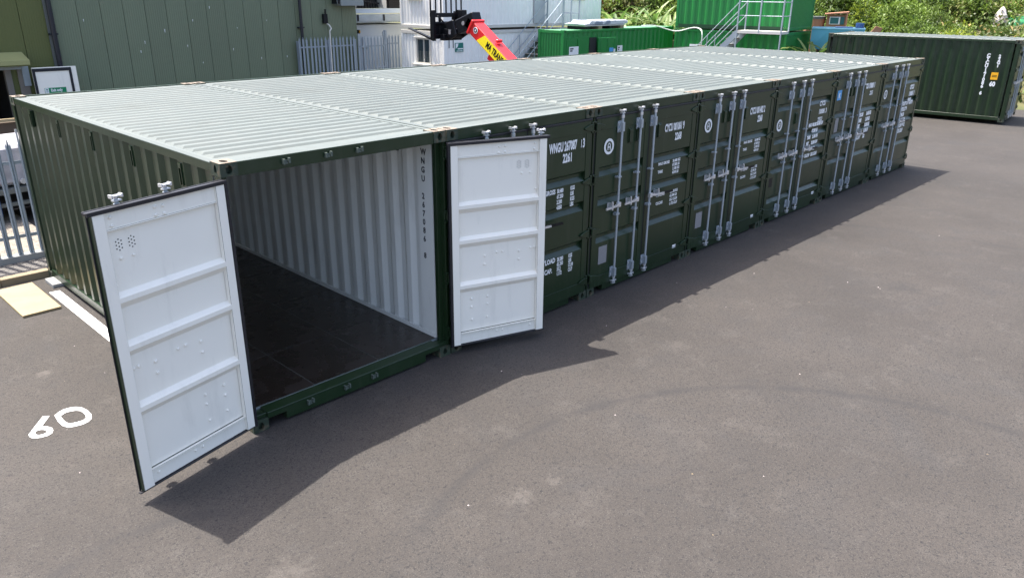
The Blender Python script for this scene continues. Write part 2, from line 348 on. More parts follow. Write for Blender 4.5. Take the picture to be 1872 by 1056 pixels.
tag(obj('plywood_sheet', b.mesh('plywood_sheet', PLY, bev=0.002)), 'pale sheet of plywood lying on the asphalt at left', 'board')
b = MB(); b.box(-0.11, 0.16, 5.50, 5.86, 0.0, 0.055)
tag(obj('concrete_pad', b.mesh('concrete_pad', CONC, bev=0.006)), 'small concrete pad under the back corner of the open container', 'pad')

# ------------------------------------------------------------------ container
CW, CL, CH, PITCH = 2.478, 6.058, 2.591, 2.4937
DW, DZ0, DZ1 = 1.19, 0.115, 2.438
def ring(cx, cz, w_, h_, n=12):
    return [(cx+w_/2*math.cos(2*math.pi*i/n+math.pi/n)*1.0, cz+h_/2*math.sin(2*math.pi*i/n+math.pi/n)) for i in range(n)]
def plate_hole(mb, x0, x1, z0, z1, w_, h_, to3, depth, mi=0, mih=0):
    n = 12; cx, cz = (x0+x1)/2, (z0+z1)/2; rg = ring(cx, cz, w_, h_, n)
    corners = [(x1, z1), (x0, z1), (x0, z0), (x1, z0)]
    # each quadrant: three ring segments fan to a corner
    for qd in range(4):
        c = corners[qd]
        for k in range(2):
            i = qd*3+k
            mb.face([to3(*c, 0), to3(*rg[i], 0), to3(*rg[(i+1) % n], 0)], mi)
        nx = corners[(qd+1) % 4]; i = (qd*3+2) % n
        mb.face([to3(*c, 0), to3(*rg[i], 0), to3(*rg[(i+1) % n], 0), to3(*nx, 0)], mi)
    for i in range(n):
        j = (i+1) % n
        mb.face([to3(*rg[i], 0), to3(*rg[j], 0), to3(*rg[j], depth), to3(*rg[i], depth)], mih)
    mb.face([to3(*p, depth) for p in rg], mih)
def casting_mesh(sx, sy, top):      # outer corner at origin; body extends +x*sx, +y*sy
    w_, l_, h_ = 0.158, 0.176, 0.118
    mb = MB()
    z0, z1 = (-h_, 0) if top else (0, h_)
    plate_hole(mb, 0.0, w_, z0, z1, 0.062, 0.078, lambda a, c, dd: (a*sx, dd*sy, c), 0.05, 0, 0)                 # end face (y=0)
    plate_hole(mb, 0.0, l_, z0, z1, 0.050, 0.078, lambda a, c, dd: (dd*sx, a*sy, c), 0.05, 0, 0)                 # side face (x=0)
    if top: plate_hole(mb, 0.0, w_, 0.0, l_, 0.062, 0.115, lambda a, c, dd: (a*sx, c*sy, -dd), 0.045, 1, 1)
    else: mb.face([(0,0,h_),(w_*sx,0,h_),(w_*sx,l_*sy,h_),(0,l_*sy,h_)])
    mb.face([(0,0,z0),(w_*sx,0,z0),(w_*sx,l_*sy,z0),(0,l_*sy,z0)]) if top else mb.face([(0,0,0),(w_*sx,0,0),(w_*sx,l_*sy,0),(0,l_*sy,0)])
    mb.face([(w_*sx,0,z0),(w_*sx,l_*sy,z0),(w_*sx,l_*sy,z1),(w_*sx,0,z1)])
    mb.face([(0,l_*sy,z0),(w_*sx,l_*sy,z0),(w_*sx,l_*sy,z1),(0,l_*sy,z1)])
    return mb.mesh('corner_casting', [CASTING, CASTTOP], recalc=False)
def corr_profile(y0, y1, pitch=0.278, dep=0.036):
    pts = []; y = y0
    n = round((y1-y0)/pitch); p = (y1-y0)/n
    for i in range(n):
        a = y0+i*p
        pts += [(a, 0), (a+p*0.26, 0), (a+p*0.5, dep), (a+p*0.76, dep)]
    pts.append((y1, 0)); return pts
def sidewall_mesh(sx, mats):     # at x=0 outer plane, ribs go inward (+x*sx); outer + inner skin
    mb = MB(); pr = corr_profile(0.18, CL-0.18)
    z0, z1 = 0.155, 2.50
    for (a, da), (b_, db) in zip(pr[:-1], pr[1:]):
        mb.face([(da*sx, a, z0), (db*sx, b_, z0), (db*sx, b_, z1), (da*sx, a, z1)], 0)
        mb.face([((da+.004)*sx, a, z0), ((db+.004)*sx, b_, z0), ((db+.004)*sx, b_, z1), ((da+.004)*sx, a, z1)], 1)
    return mb.mesh('side_wall', mats, recalc=False)
def endwall_mesh(mats, dep=0.036):
    mb = MB(); pr = corr_profile(0.16, CW-0.16, 0.25, dep)
    for (a, da), (b_, db) in zip(pr[:-1], pr[1:]):
        mb.face([(a, -da, .15), (b_, -db, .15), (b_, -db, 2.48), (a, -da, 2.48)], 0)
        mb.face([(a, -da-.004, .15), (b_, -db-.004, .15), (b_, -db-.004, 2.48), (a, -da-.004, 2.48)], 1)
    return mb.mesh('end_wall', mats, recalc=False)
def roof_mesh(mats):
    mb = MB()
    x0, x1, y0, y1, z = 0.03, CW-0.03, 0.10, CL-0.09, 2.572
    mb.face([(x0,y0,z),(x1,y0,z),(x1,y1,z),(x0,y1,z)])
    mb.face([(x0,y0,z-.004),(x1,y0,z-.004),(x1,y1,z-.004),(x0,y1,z-.004)], 1)
    n = 27; p = (y1-0.22-(y0+0.22))/n
    for i in range(n):
        a = y0+0.22+i*p+0.02; e = a+p-0.05; t = 0.019
        q = [(x0+.075, a, z), (x1-.075, a, z), (x1-.075, e, z), (x0+.075, e, z)]
        h = [(x0+.105, a+.026, z+t), (x1-.105, a+.026, z+t), (x1-.105, e-.05, z+t), (x0+.105, e-.05, z+t)]
        mb.face(h)
        for k in range(4): mb.face([q[k], q[(k+1) % 4], h[(k+1) % 4], h[k]])
    return mb.mesh('roof', mats, recalc=False)
def sill_mesh():
    mb = MB()
    a, e = 0.16, CW-0.16; nt = 0.20
    mb.prism([(a, 0.10), (a, 0.165), (e, 0.165), (e, 0.10), (e-nt, 0.10), (e-nt, 0.022), (a+nt, 0.022), (a+nt, 0.10)], 'y', 0.012, 0.10)
    mb.prism([(0.012, 0.165), (0.15, 0.178), (0.15, 0.15), (0.012, 0.15)], 'x', a, e)
    mb.box(0.02, a, 0.03, 0.14, 0.119, 0.163); mb.box(e, CW-0.02, 0.03, 0.14, 0.119, 0.163)
    mb.box(0.03, CW-.03, 0.15, 0.16, 0.10, 0.183, 1)
    return mb.mesh('front_sill', [GREEN, GALV], bev=0.004)
def header_mesh():
    mb = MB(); mb.box(0.159, CW-0.159, 0.010, 0.10, 2.466, 2.584); mb.box(0.159, CW-0.159, 0.10, 0.16, 2.53, 2.566)
    mb.box(0.159, CW-.159, 0.012, 0.11, 2.584, 2.588, 1)
    return mb.mesh('front_header', [GREEN, ROOF], bev=0.003)
def keeper_mesh():
    mb = MB(); mb.box(-.035, .035, -.012, 0.012, -.008, .008); mb.box(-.035, -.018, -.028, 0.012, -.026, .02); mb.box(.018, .035, -.028, .012, -.02, .026)
    mb.box(-.012, .012, -.02, .012, -.026, -.01)
    return mb.mesh('cam_keeper', [KEEP])
def post_mesh(front):
    mb = MB()
    if front:
        mb.box(0.004, 0.03, 0.012, 0.13, 0.12, 2.472); mb.box(0.03, 0.085, 0.075, 0.13, 0.12, 2.472)
        for z in (0.271, 0.80, 0.942, 1.50, 1.658, 2.347):
            if z in (0.80, 1.50): continue
            mb.box(0.0, 0.04, -0.012, 0.012, z-0.07, z-0.045); mb.box(0.0, 0.04, -0.012, 0.012, z+0.045, z+0.07)
    else:
        mb.box(0.004, 0.10, 0.004, 0.10, 0.12, 2.472)
    return mb.mesh('corner_post', GREEN, bev=0.003)

def groove_pts(gz, dep=0.048):
    """door sheet profile (y, z) from bottom to top"""
    pts = [(0.0, DZ0+0.05)]
    for g in sorted(gz):
        pts += [(0.0, g-0.080), (dep, g-0.022), (dep, g+0.016), (0.0, g+0.050)]
    pts.append((0.0, DZ1-0.05)); return pts
def door_panel_mesh(sg, gz):
    mb = MB(); pr = groove_pts(gz, 0.045); a, e = 0.099*sg, (DW-0.099)*sg
    for (y0, z0), (y1, z1) in zip(pr[:-1], pr[1:]):
        mb.face([(a, .006+y0, z0), (e, .006+y0, z0), (e, .006+y1, z1), (a, .006+y1, z1)], 0)
        mb.face([(a, .012+y0, z0), (e, .012+y0, z0), (e, .012+y1, z1), (a, .012+y1, z1)], 1)
    for g in gz:        # green end caps of the pressed grooves
        for x in (.1025*sg, (DW-.1025)*sg):
            mb.face([(x, .006, g-.080), (x, .006+.046, g-.022), (x, .006+.046, g+.016), (x, .006, g+.050)], 0)
    return mb.mesh('door_panel', [GREEN, WHITE], recalc=False)
def door_frame_mesh(sg):
    mb = MB()
    def two(a, e, z0, z1, yi):
        mb.box(a*sg, e*sg, 0.0, 0.013, z0, z1, 0); mb.box((a if a < .5 else e-.0035)*sg, (a+.0035 if a < .5 else e)*sg, 0.0132, yi-.002, z0, z1, 0)
        mb.box((a+(.004 if a < .5 else -.002))*sg, (e+(.002 if a < .5 else -.004))*sg, 0.0135, yi, z0+.004, z1-.004, 1)
    two(0.012, 0.10, DZ0, DZ1, 0.056); two(DW-0.10, DW-.004, DZ0, DZ1, 0.056)
    mb.box(.10*sg, (DW-.10)*sg, -0.002, 0.014, DZ1-.145, DZ1, 0); mb.box(.10*sg, (DW-.10)*sg, .014, .034, DZ1-.145, DZ1-.004, 1)
    mb.box(.10*sg, (DW-.10)*sg, 0.0135, .042, DZ1-.150, DZ1-.136, 1)
    mb.box(.10*sg, (DW-.10)*sg, -0.002, 0.014, DZ0, DZ0+.15, 0); mb.box(.10*sg, (DW-.10)*sg, .014, .026, DZ0+.004, DZ0+.13, 1)
    mb.box(.10*sg, (DW-.10)*sg, 0.0135, .046, DZ0+.13, DZ0+.142, 1)
    mb.box(.10*sg, (DW-.10)*sg, -0.006, -.001, DZ0+.145, DZ0+.154, 0)
    return mb.mesh('door_frame', [GREEN, WHITE], bev=0.003)
def gasket_mesh(sg):
    mb = MB()
    a, e = -0.012, DW+0.028
    mb.box(a*sg, e*sg, 0.012, 0.05, DZ1, DZ1+.022); mb.box(a*sg, e*sg, .046, .066, DZ1-.006, DZ1+.026)
    mb.box(a*sg, e*sg, -.004, 0.012, DZ1+.002, DZ1+.026)
    mb.box(a*sg, e*sg, 0.016, 0.05, DZ0-.012, DZ0); 
    mb.box((a-.004)*sg, 0.012*sg, 0.016, 0.062, DZ0-.01, DZ1+.02)
    mb.box((DW-.004)*sg, (DW+.008)*sg, 0.002, 0.012, DZ0-.01, DZ1+.02)
    return mb.mesh('gasket', RUBBER, bev=0.003)
def rod_mesh(sg):
    mb = MB(); y = -0.045
    mb.cyl((0, y, 0.17), (0, y, 2.49), 0.0165, 10)
    for z, s in ((2.505, 1), (0.125, -1)):
        mb.cyl((0, y, z-.09*s), (0, y, z-.05*s), .023, 10, 1); mb.cyl((0, y, z-.05*s), (0, y, z+.008*s), .012, 8, 1)
        mb.box(-.034, .030, y-.014, y+.022, z-.030, z-.020, 1); mb.box(-.046, .046, y-.016, y+.026, z+.004, z+.014, 1)
        for q in (-1, 1): mb.box(.034*q, .047*q, y-.017, y+.028, z-.004 if s > 0 else z+.002, z+.022, 1)
        mb.box(-.008, .008, y-.02, y-.006, z-.03, z+.006, 1)
    for z in (2.30, 0.265):
        mb.box(-.055, .022, -.012, -.003, z-.075, z+.075, 0); mb.box(-.024, .024, y-.024, -.010, z-.06, z+.06, 0)
        mb.box(-.052, -.034, -.024, -.012, z-.05, z-.02, 1); mb.box(-.052, -.034, -.024, -.012, z+.02, z+.05, 1)
    mb.box(-.05, .024, y-.022, -.003, 1.10, 1.13, 0); mb.box(-.05, .024, y-.022, -.003, 1.62, 1.64, 0)
    return mb.mesh('lock_rod', [GALV, CHROME])
def handle_mesh(l, grip):
    mb = MB(); s = 1 if l > 0 else -1; y = -0.06; z = 1.245
    mb.box(-.03, .03, y-.018, y+.022, z-.03, z+.034, 0)
    mb.bar((0, y-.012, z+.01), (s*.10, y-.016, z-.006), .024, .03)
    mb.bar((s*.10, y-.016, z-.006), (l*(0.6 if grip else 1), y-.016, z-.014), .016, .026)
    if grip: mb.bar((l*.6, y-.016, z-.014), (l, y-.016, z-.020), .022, .03, 1)
    mb.box(s*.17-.010, s*.17+.010, y-.032, -.002, z-.045, z+.05, 0); mb.box(s*.17-.02, s*.17+.02, -.014, -.002, z-.035, z+.035, 0)
    mb.cyl((s*.17, y-.02, z+.05), (s*.17, y-.02, z+.075), .014, 6)
    return mb.mesh('door_handle', [CHROME, BMETAL])
def hinge_mesh(sg):
    mb = MB()
    poly = [(-.012, -.045), (.05, -.042), (.14, -.016), (.165, 0), (.14, .016), (.05, .042), (-.012, .045)]
    mb.prism([(p[0]*sg, p[1]) for p in poly], 'y', -.020, -.004); mb.cyl((-.004*sg, -.012, -.045), (-.004*sg, -.012, .045), .016, 8)
    return mb.mesh('hinge', GREEN, bev=.003)
def vent_mesh():
    mb = MB()
    mb.hexa([(-.036,-.026,-.085),(.036,-.026,-.085),(.036,.004,-.10),(-.036,.004,-.10),(-.036,-.026,.085),(.036,-.026,.085),(.036,.004,.10),(-.036,.004,.10)])
    mb.box(-.05, .05, -.004, .003, -.105, .105)
    return mb.mesh('vent', GREEN, bev=.004)
def holes_mesh():
    mb = MB()
    for i, (n, x) in enumerate(((3, -.024), (4, 0), (3, .024))):
        for k in range(n):
            z = (k-(n-1)/2)*.028; mb.cyl((x*.9, 0.0, z), (x*.9, 0.0012, z), 0.0055, 8)
    return mb.mesh('vent_holes', BLACK)
BOLT_L = [(1.036,2.39),(1.032,2.325),(0.667,2.385),(0.597,2.38),(0.668,2.32),(0.591,2.315),(1.103,2.24),(1.07,1.867),(1.07,1.794),(1.06,1.169),(1.015,1.171),(0.864,1.151),(0.864,1.05),(0.651,1.173),(0.577,1.176),(0.426,1.152),(0.426,1.051),(0.46,0.654),(0.461,0.561),(0.261,0.655),(0.258,0.556),(0.26,0.398),(0.456,0.397),(0.65,0.2),(0.574,0.2),(1.017,0.2),(.993,2.06),(.889,2.06)]
def bolts_mesh(sg):
    mb = MB()
    for x, z in BOLT_L:
        y = .034 if z > 2.28 else (.026 if z < .3 else .013)
        r = random.uniform(.012, .016)
        mb.cyl((x*sg, y, z), (x*sg, y+.007, z), r, 8); mb.cyl((x*sg, y+.007, z), (x*sg, y+.013, z), r, 8, r2=r*.5)
    return mb.mesh('bolt_heads', WHITE, smooth=False)
def emblem(parent, x, z, rad=.095, y=0.0):
    def mk():
        mb = MB(); n = 28
        mb.cyl((0, 0, 0), (0, -.002, 0), .1, n)
        return mb.mesh('emblem_disc', LETTER)
    def mk2():
        mb = MB(); n = 28
        def arcr(r0, r1, y):
            for i in range(n):
                a, b_ = 2*math.pi*i/n, 2*math.pi*(i+1)/n
                mb.face([(r0*math.cos(a), y, r0*math.sin(a)), (r1*math.cos(a), y, r1*math.sin(a)), (r1*math.cos(b_), y, r1*math.sin(b_)), (r0*math.cos(b_), y, r0*math.sin(b_))])
        arcr(0, .066, -.003)
        for q in ((-.030, -.016, -.046, .030), (.016, .030, -.046, .030), (-.016, .016, .030, .044), (-.016, .016, -.014, -.002)):
            mb.box(q[0], q[1], -.0046, -.0034, q[2], q[3], 1)
        return mb.mesh('emblem_mark', [GREEN, LETTER], recalc=False)
    s = rad/.1
    e = obj('emblem', cached('emb', mk), parent, (x, y, z), scale=(s, 1, s))
    m2 = cached('emb2', mk2)
    return obj('emblem_mark', m2, parent, (x, y, z), scale=(s, 1, s))

def door(parent, side, loc, rot, gz, rods, handles, vents, bolts=False, marks=None, hinges=True):
    sg = 1 if side == 'L' else -1
    dr = obj('door', cached(('frame', sg), lambda: door_frame_mesh(sg)), parent, loc, (0, 0, rot))
    obj('door_panel', cached(('panel', sg, tuple(gz)), lambda: door_panel_mesh(sg, gz)), dr)
    obj('gasket', cached(('gask', sg), lambda: gasket_mesh(sg)), dr)
    for x in rods: obj('lock_rod', cached('rod', lambda: rod_mesh(1)), dr, (x*sg, 0, 0))
    for x, l, g in handles: obj('door_handle', cached(('hand', l, g), lambda: handle_mesh(l, g)), dr, (x*sg, 0, 0))
    if hinges:
        for z in (2.347, 1.658, .942, .271): obj('hinge', cached(('hin', sg), lambda: hinge_mesh(sg)), dr, (0, 0, z))
    for x, z in vents:
        obj('vent', cached('vent', vent_mesh), dr, (x*sg, 0.004, z))
        if bolts: obj('vent_holes', cached('holes', holes_mesh), dr, (x*sg, 0.0125, z))
    if bolts: struct(obj('bolt_heads', cached(('bolts', sg), lambda: bolts_mesh(sg)), dr), 'stuff')
    if marks: marks(dr, sg)
    return dr

G3 = (0.83, 1.362, 1.758)
def plate(parent, x, z, w_, h_, m, y=-.001, name='placard'):
    mb = MB(); mb.box(-w_/2, w_/2, -.003, 0, -h_/2, h_/2)
    return obj(name, mb.mesh(name, m), parent, (x, y, z))

def container(label, loc, rz=0.0, group=None, open_=False, inside=None, gz=G3, gzr=None, lm=None, rm=None, lvents=((.75, 2.15), (.92, 2.15)), rvents=((.965, 2.14),), side_vents=True):
    t = thing('shipping_container', label, 'container', loc, rz, group)
    white = INNER
    for (x, sx) in ((0, 1), (CW, -1)):
        for (y, sy) in ((0, 1), (CL, -1)):
            for top in (True, False):
                obj('corner_casting', cached(('cast', sx, sy, top), lambda: casting_mesh(sx, sy, top)), t, (x, y, CH if top else 0))
        obj('side_wall', cached(('wall', sx), lambda: sidewall_mesh(sx, [GREEN, white])), t, (x+.012*sx, 0, 0))
        def rails(z0, z1, wd):
            mb = MB(); mb.box(.004*sx, (.004+wd)*sx, .177, CL-.177, z0, z1)
            if z0 > 1: mb.box(.005*sx, (.006+wd)*sx, .177, CL-.177, z1, z1+.003, 1)
            return mb.mesh('top_rail' if z0 > 1 else 'bottom_rail', [GREEN, ROOF], bev=.004)
        obj('top_rail', cached(('trail', sx), lambda: rails(2.498, 2.574, .06)), t, (x, 0, 0))
        obj('bottom_rail', cached(('brail', sx), lambda: rails(.05, .158, .06)), t, (x, 0, 0))
        p = obj('corner_post', cached(('fpost'), lambda: post_mesh(True)), t, (x, 0, 0), scale=(sx, 1, 1))
        p = obj('corner_post', cached(('rpost'), lambda: post_mesh(False)), t, (x, CL, 0), scale=(sx, -1, 1))
        if side_vents:
            for y in (0.82, 1.957, 3.083, 4.2, 5.269):
                def sv():
                    mb = MB(); mb.box(-.012, .03, -.028, .028, .03, .075); mb.box(-.012, .02, -.030, -.02, -.13, .03); mb.box(-.012, .02, .02, .030, -.13, .03); mb.box(.016, .022, -.02, .02, -.13, .03, 1)
                    return mb.mesh('wall_vent', [GREEN, BLACK])
                obj('wall_vent', cached(('svent'), sv), t, (x+.012*sx, y, 2.40), scale=(sx, 1, 1))
    obj('end_wall', cached('endw', lambda: endwall_mesh([GREEN, white])), t, (0, CL-.012, 0))
    mb = MB(); mb.box(.158, CW-.158, CL-.09, CL-.008, 2.47, 2.584); obj('rear_header', cached('rh', lambda: mb.mesh('rear_header', GREEN)), t)
    mb = MB(); mb.box(.158, CW-.158, CL-.09, CL-.008, .03, .15); obj('rear_sill', cached('rs', lambda: mb.mesh('rear_sill', GREEN)), t)
    obj('roof', cached('roof', lambda: roof_mesh([ROOF, white])), t)
    obj('front_header', cached('fh', header_mesh), t)
    obj('front_sill', cached('fs', sill_mesh), t)
    if open_:
        for x in (.61, 1.045, 1.39):
            obj('cam_keeper', cached('keep', keeper_mesh), t, (x, .004, 2.532)); obj('cam_keeper', cached('keep', keeper_mesh), t, (x+.01, .004, .115))
        def fb(w_, l_):
            mb = MB(); mb.box(0, w_, 0, l_, .14, .168); return mb.mesh('floor_board', FLOOR, bev=.0025)
        xs = [.06, .79, 1.60, CW-.06]; ys = [.165, 1.15, 2.37, 3.59, 4.81, 6.02]
        for i in range(3):
            for j in range(5):
                wd, ln = xs[i+1]-xs[i]-.006, ys[j+1]-ys[j]-.004
                obj('floor_board', cached(('fb', i, j), lambda: fb(wd, ln)), t, (xs[i]+.003, ys[j]+.002, 0))
    else:
        mb = MB(); mb.box(.06, CW-.06, .165, 6.02, .14, .168); obj('floor', cached('floor', lambda: mb.mesh('floor', FLOOR)), t)
    gzr = gzr or gz
    if open_:
        door(t, 'L', (-0.004, 0.006, 0), R(-165.6), G3, (.495, .915), ((.495, -.30, False), (.915, -.30, False)), ((.885, 2.165), (.99, 2.165)), True)
        door(t, 'R', (CW+.004, -0.012, 0), R(161.2), G3, (1.155,), ((1.155, .55, True),), ((.853, 2.16), (.953, 2.16)), True)
    else:
        door(t, 'L', (.04, -.004, 0), 0, gz, (.495, .915), ((.495, -.30, False), (.915, -.30, False)), lvents, False, lm)
        door(t, 'R', (CW-.04, -.004, 0), 0, gzr, (1.150,), ((1.150, .55, True),), rvents, False, rm)
    return t

GRP = 'dark green containers in the row'
def xl(x): return x-.04                 # container x to left door x
def xr(x): return x-(CW-.04)            # container x to right door x
def std_right(num, code, rows_a, rows_b):
    def f(dr, sg):
        text('lettering', num, .150, LETTER, dr, (xr(1.62), -.001, 2.10), xs=.50)
        text('lettering', code, .145, LETTER, dr, (xr(1.90), -.001, 1.955), xs=.58)
        for j, (a, b_) in enumerate(rows_a): text('lettering', a, .058, LETTER, dr, (xr(1.53), .004, 1.625-.058*j), xs=.9); text('lettering', b_, .058, LETTER, dr, (xr(1.90), .004, 1.625-.058*j), xs=.8)
        for j, (a, b_) in enumerate(rows_b): text('lettering', a, .058, LETTER, dr, (xr(1.54), .004, 1.16-.062*j), xs=.85); text('lettering', b_, .058, LETTER, dr, (xr(1.90), .004, 1.16-.062*j), xs=.8)
        plate(dr, xr(2.127), .275, .09, .05, LETTER)
    return f
def std_left(em=True):
    def f(dr, sg):
        if em: emblem(dr, xl(.32), 2.06, .105, -.002)
        plate(dr, xl(.31), .56, .185, .255, PLACARD, .004)
    return f
RA = [('MAX GROSS', '30.480 KG'), ('', '67.200 LB'), ('TARE', ' 2.180 KG'), ('', ' 4.810 LB')]
RB = [('PAYLOAD', '28.300 KG'), ('', '62.390 LB'), ('CU.CAP.', '33.2 CU.M'), ('', '1.172 CU.F')]
# 1 the open one
c1 = container('green shipping container at the near end with both doors swung open', (0, 0, 0), group=GRP, open_=True)
for i, ch in enumerate('WNGU 267086 8'):
    if ch != ' ': text('lettering', ch, .092, BLACKLET, c1, (CW-.064, .345, 2.30-.0985*i), (math.pi/2, 0, -math.pi/2), xs=.9, bold=.003)
mb = MB()
for xx in (.052, CW-.068): mb.box(xx, xx+.016, .165, 6.02, .160, .215)
obj('skirting', mb.mesh('skirting', INNER), c1)
mb = MB(); mb.box(.07, CW-.07, .17, 6.0, .150, .1655); obj('floor_bearer', mb.mesh('floor_bearer', FLASH), c1)
mbp = MB()
mbp.box(CW-.062, CW-.056, .165, .42, .216, 2.47)
obj('flat_panel', mbp.mesh('flat_panel', INNER), c1)
# 2
def m2r(dr, sg):
    text('lettering', 'WNGU 267087', .158, LETTER, dr, (xr(1.63), -.001, 2.120), xs=.50)
    text('lettering', '3', .158, LETTER, dr, (xr(2.265), -.001, 2.120), xs=.55)
    mb = MB(); mb.box(0, .008, -.002, 0, 0, .10); obj('lettering', mb.mesh('lettering', LETTER), dr, (xr(2.235), 0, 2.12))
    text('lettering', '2261', .150, LETTER, dr, (xr(1.885), -.001, 1.975), xs=.62)
    for j, (a, b_, c_) in enumerate([('MAX.GROSS', '30.480', 'KGS'), ('', '67.200', 'LBS'), ('TARE', '2.200', 'KGS'), ('', '4.850', 'LBS')]):
        text('lettering', a, .082, LETTER, dr, (xr(1.42), .004, 1.60-.07*j), xs=.78); text('lettering', b_, .072, LETTER, dr, (xr(1.80), .004, 1.60-.07*j), xs=.62); text('lettering', c_, .072, LETTER, dr, (xr(2.06), .004, 1.60-.07*j), xs=.62)
    for j, (a, b_, c_) in enumerate([('PAYLOAD', '28.280', 'KGS'), ('', '62.350', 'LBS'), ('CU.CAP.', '33.2', 'CU.M'), ('', '1.172', 'CU.F')]):
        text('lettering', a, .090, LETTER, dr, (xr(1.48), .004, .69-.065*j), xs=.80); text('lettering', b_, .072, LETTER, dr, (xr(1.84), .004, .69-.065*j), xs=.62); text('lettering', c_, .072, LETTER, dr, (xr(2.07), .004, .69-.065*j), xs=.55)
container('dark green container numbered 267087 whose left half is hidden behind an open white door', (PITCH, 0, 0), group=GRP, lm=std_left(), rm=m2r, rvents=())
# 3, 4
container('dark green container with round emblem standing just right of the open white door', (2*PITCH, 0, 0), group=GRP, lm=std_left(), rm=std_right('CYCU 001061 9', '2268', RA, RB))
container('dark green container with round emblem and plain grey placard in the middle of the row', (3*PITCH, 0, 0), group=GRP, lm=std_left(), rm=std_right('CYCU 001402 2', '2268', RA, RB))
# 5: five grooves
def m5r(dr, sg):
    for j, s in enumerate(('CYCU', '100081 3', '22G1')): text('lettering', s, .125, LETTER, dr, (xr(1.86), .003, 1.99-.15*j), xs=.75)
    for j, s in enumerate(('MAX GROSS 30.480 KG', '          67.200 LB', 'TARE     2.180 KG', 'NET      28.300 KG', '         62.390 LB', 'CU.CAP   33.2 CU.M')):
        text('lettering', s, .085, LETTER, dr, (xr(1.50), .003, 1.63-.115*j), xs=.72, bold=.008)
    plate(dr, xr(2.12), .27, .10, .055, LETTER)
def m5l(dr, sg): emblem(dr, xl(.26), 1.80, .105, -.002); plate(dr, xl(.20), .78, .15, .17, BMETAL, .004)
G5 = (.47, 1.01, 1.265, 1.545, 2.12)
container('dark green container with five pressed grooves and round emblem lettered 100081 3', (4*PITCH, 0, 0), group=GRP, gz=G5, lm=m5l, rm=m5r, lvents=((.85, 1.86),), rvents=((.97, 1.86),))
# 6: blue square
def m6r(dr, sg):
    text('lettering', 'CYCU 178081 1', .13, LETTER, dr, (xr(1.45), -.001, 2.15), xs=.66, bold=.009)
    text('lettering', '22G1', .12, LETTER, dr, (xr(1.80), -.001, 2.00), xs=.68)
    for j, (a, b_) in enumerate([('GROSS', '30.480 KG'), ('TARE', '2.180 KG'), ('NET', '28.300 KG'), ('', '62.390 LB'), ('CU.CAP', '33.2')]):
        text('lettering', a, .10, LETTER, dr, (xr(1.42), .003, 1.58-.12*j), xs=.75, bold=.009); text('lettering', b_, .10, LETTER, dr, (xr(1.82), .003, 1.58-.12*j), xs=.6, bold=.009)
def m6l(dr, sg):
    plate(dr, xl(.22), 2.12, .19, .19, BLUEST, -.001); text('lettering', 'K', .13, LETTER, dr, (xl(.18), -.0055, 2.07), xs=.9)
    plate(dr, xl(.30), 1.53, .16, .28, PLACARD, .004)
container('dark green container with a blue square sticker on its left door', (5*PITCH, 0, 0), group=GRP, gz=G3, lm=m6l, rm=m6r)
# 7
def m7r(dr, sg):
    for j, s in enumerate(('CYCU', '110081 1', '22G1')): text('lettering', s, .13, LETTER, dr, (xr(1.80), .003, 1.93-.15*j), xs=.75, bold=.009)
    for j, s in enumerate(('MAX GROSS 30.480', 'TARE 2.180', '4.810 LB', 'NET 28.300', 'CU.CAP 33.2', '1.172 CU.F')): text('lettering', s, .11, LETTER, dr, (xr(1.40), .003, 1.58-.125*j), xs=.8, bold=.010)
G7 = (.74, 1.29, 1.71, 2.15)
container('dark green container closing the far end of the row with four pressed grooves', (6*PITCH, 0, 0), group=GRP, gz=G7, lm=lambda dr, sg: emblem(dr, xl(.26), 1.93, .10, -.002), rm=m7r, lvents=((.85, 1.92),), rvents=((.97, 1.92),))
# far lone container
def m8r(dr, sg): text('lettering', 'CYCU 141086 6', .125, LETTER, dr, (xr(1.62), -.001, 2.10), xs=.62)
c8 = container('lone dark green container standing side-on across the yard at right', (26.81, .0588, .09), -0.0 + .0869, gz=G7, rm=m8r)
for i, ch in enumerate('CYCU141086 6'):
    if ch != ' ': text('lettering', ch, .145, LETTER, c8, (.006, .84, 2.04-.109*i), (math.pi/2, 0, -math.pi/2), xs=.95, bold=.006, align='CENTER')
for i, ch in enumerate('22G1'): text('lettering', ch, .13, LETTER, c8, (.006, .52, 2.03-.10*i), (math.pi/2, 0, -math.pi/2), xs=.95, bold=.006, align='CENTER')
mb = MB(); mb.box(-.003, 0.004, -.10, .10, -.115, .115); mb.box(-.0045, -.003, -.07, .07, .012, .03, 1); mb.box(-.0045, -.003, -.07, .07, -.03, -.012, 1)
obj('sticker', mb.mesh('sticker', [YELLOW, BMETAL]), c8, (.006, .55, 1.45))
text('lettering', '60', .2, LETTER, c8, (.006, .56, 1.13), (math.pi/2, 0, -math.pi/2), xs=.8, bold=.006, align='CENTER')

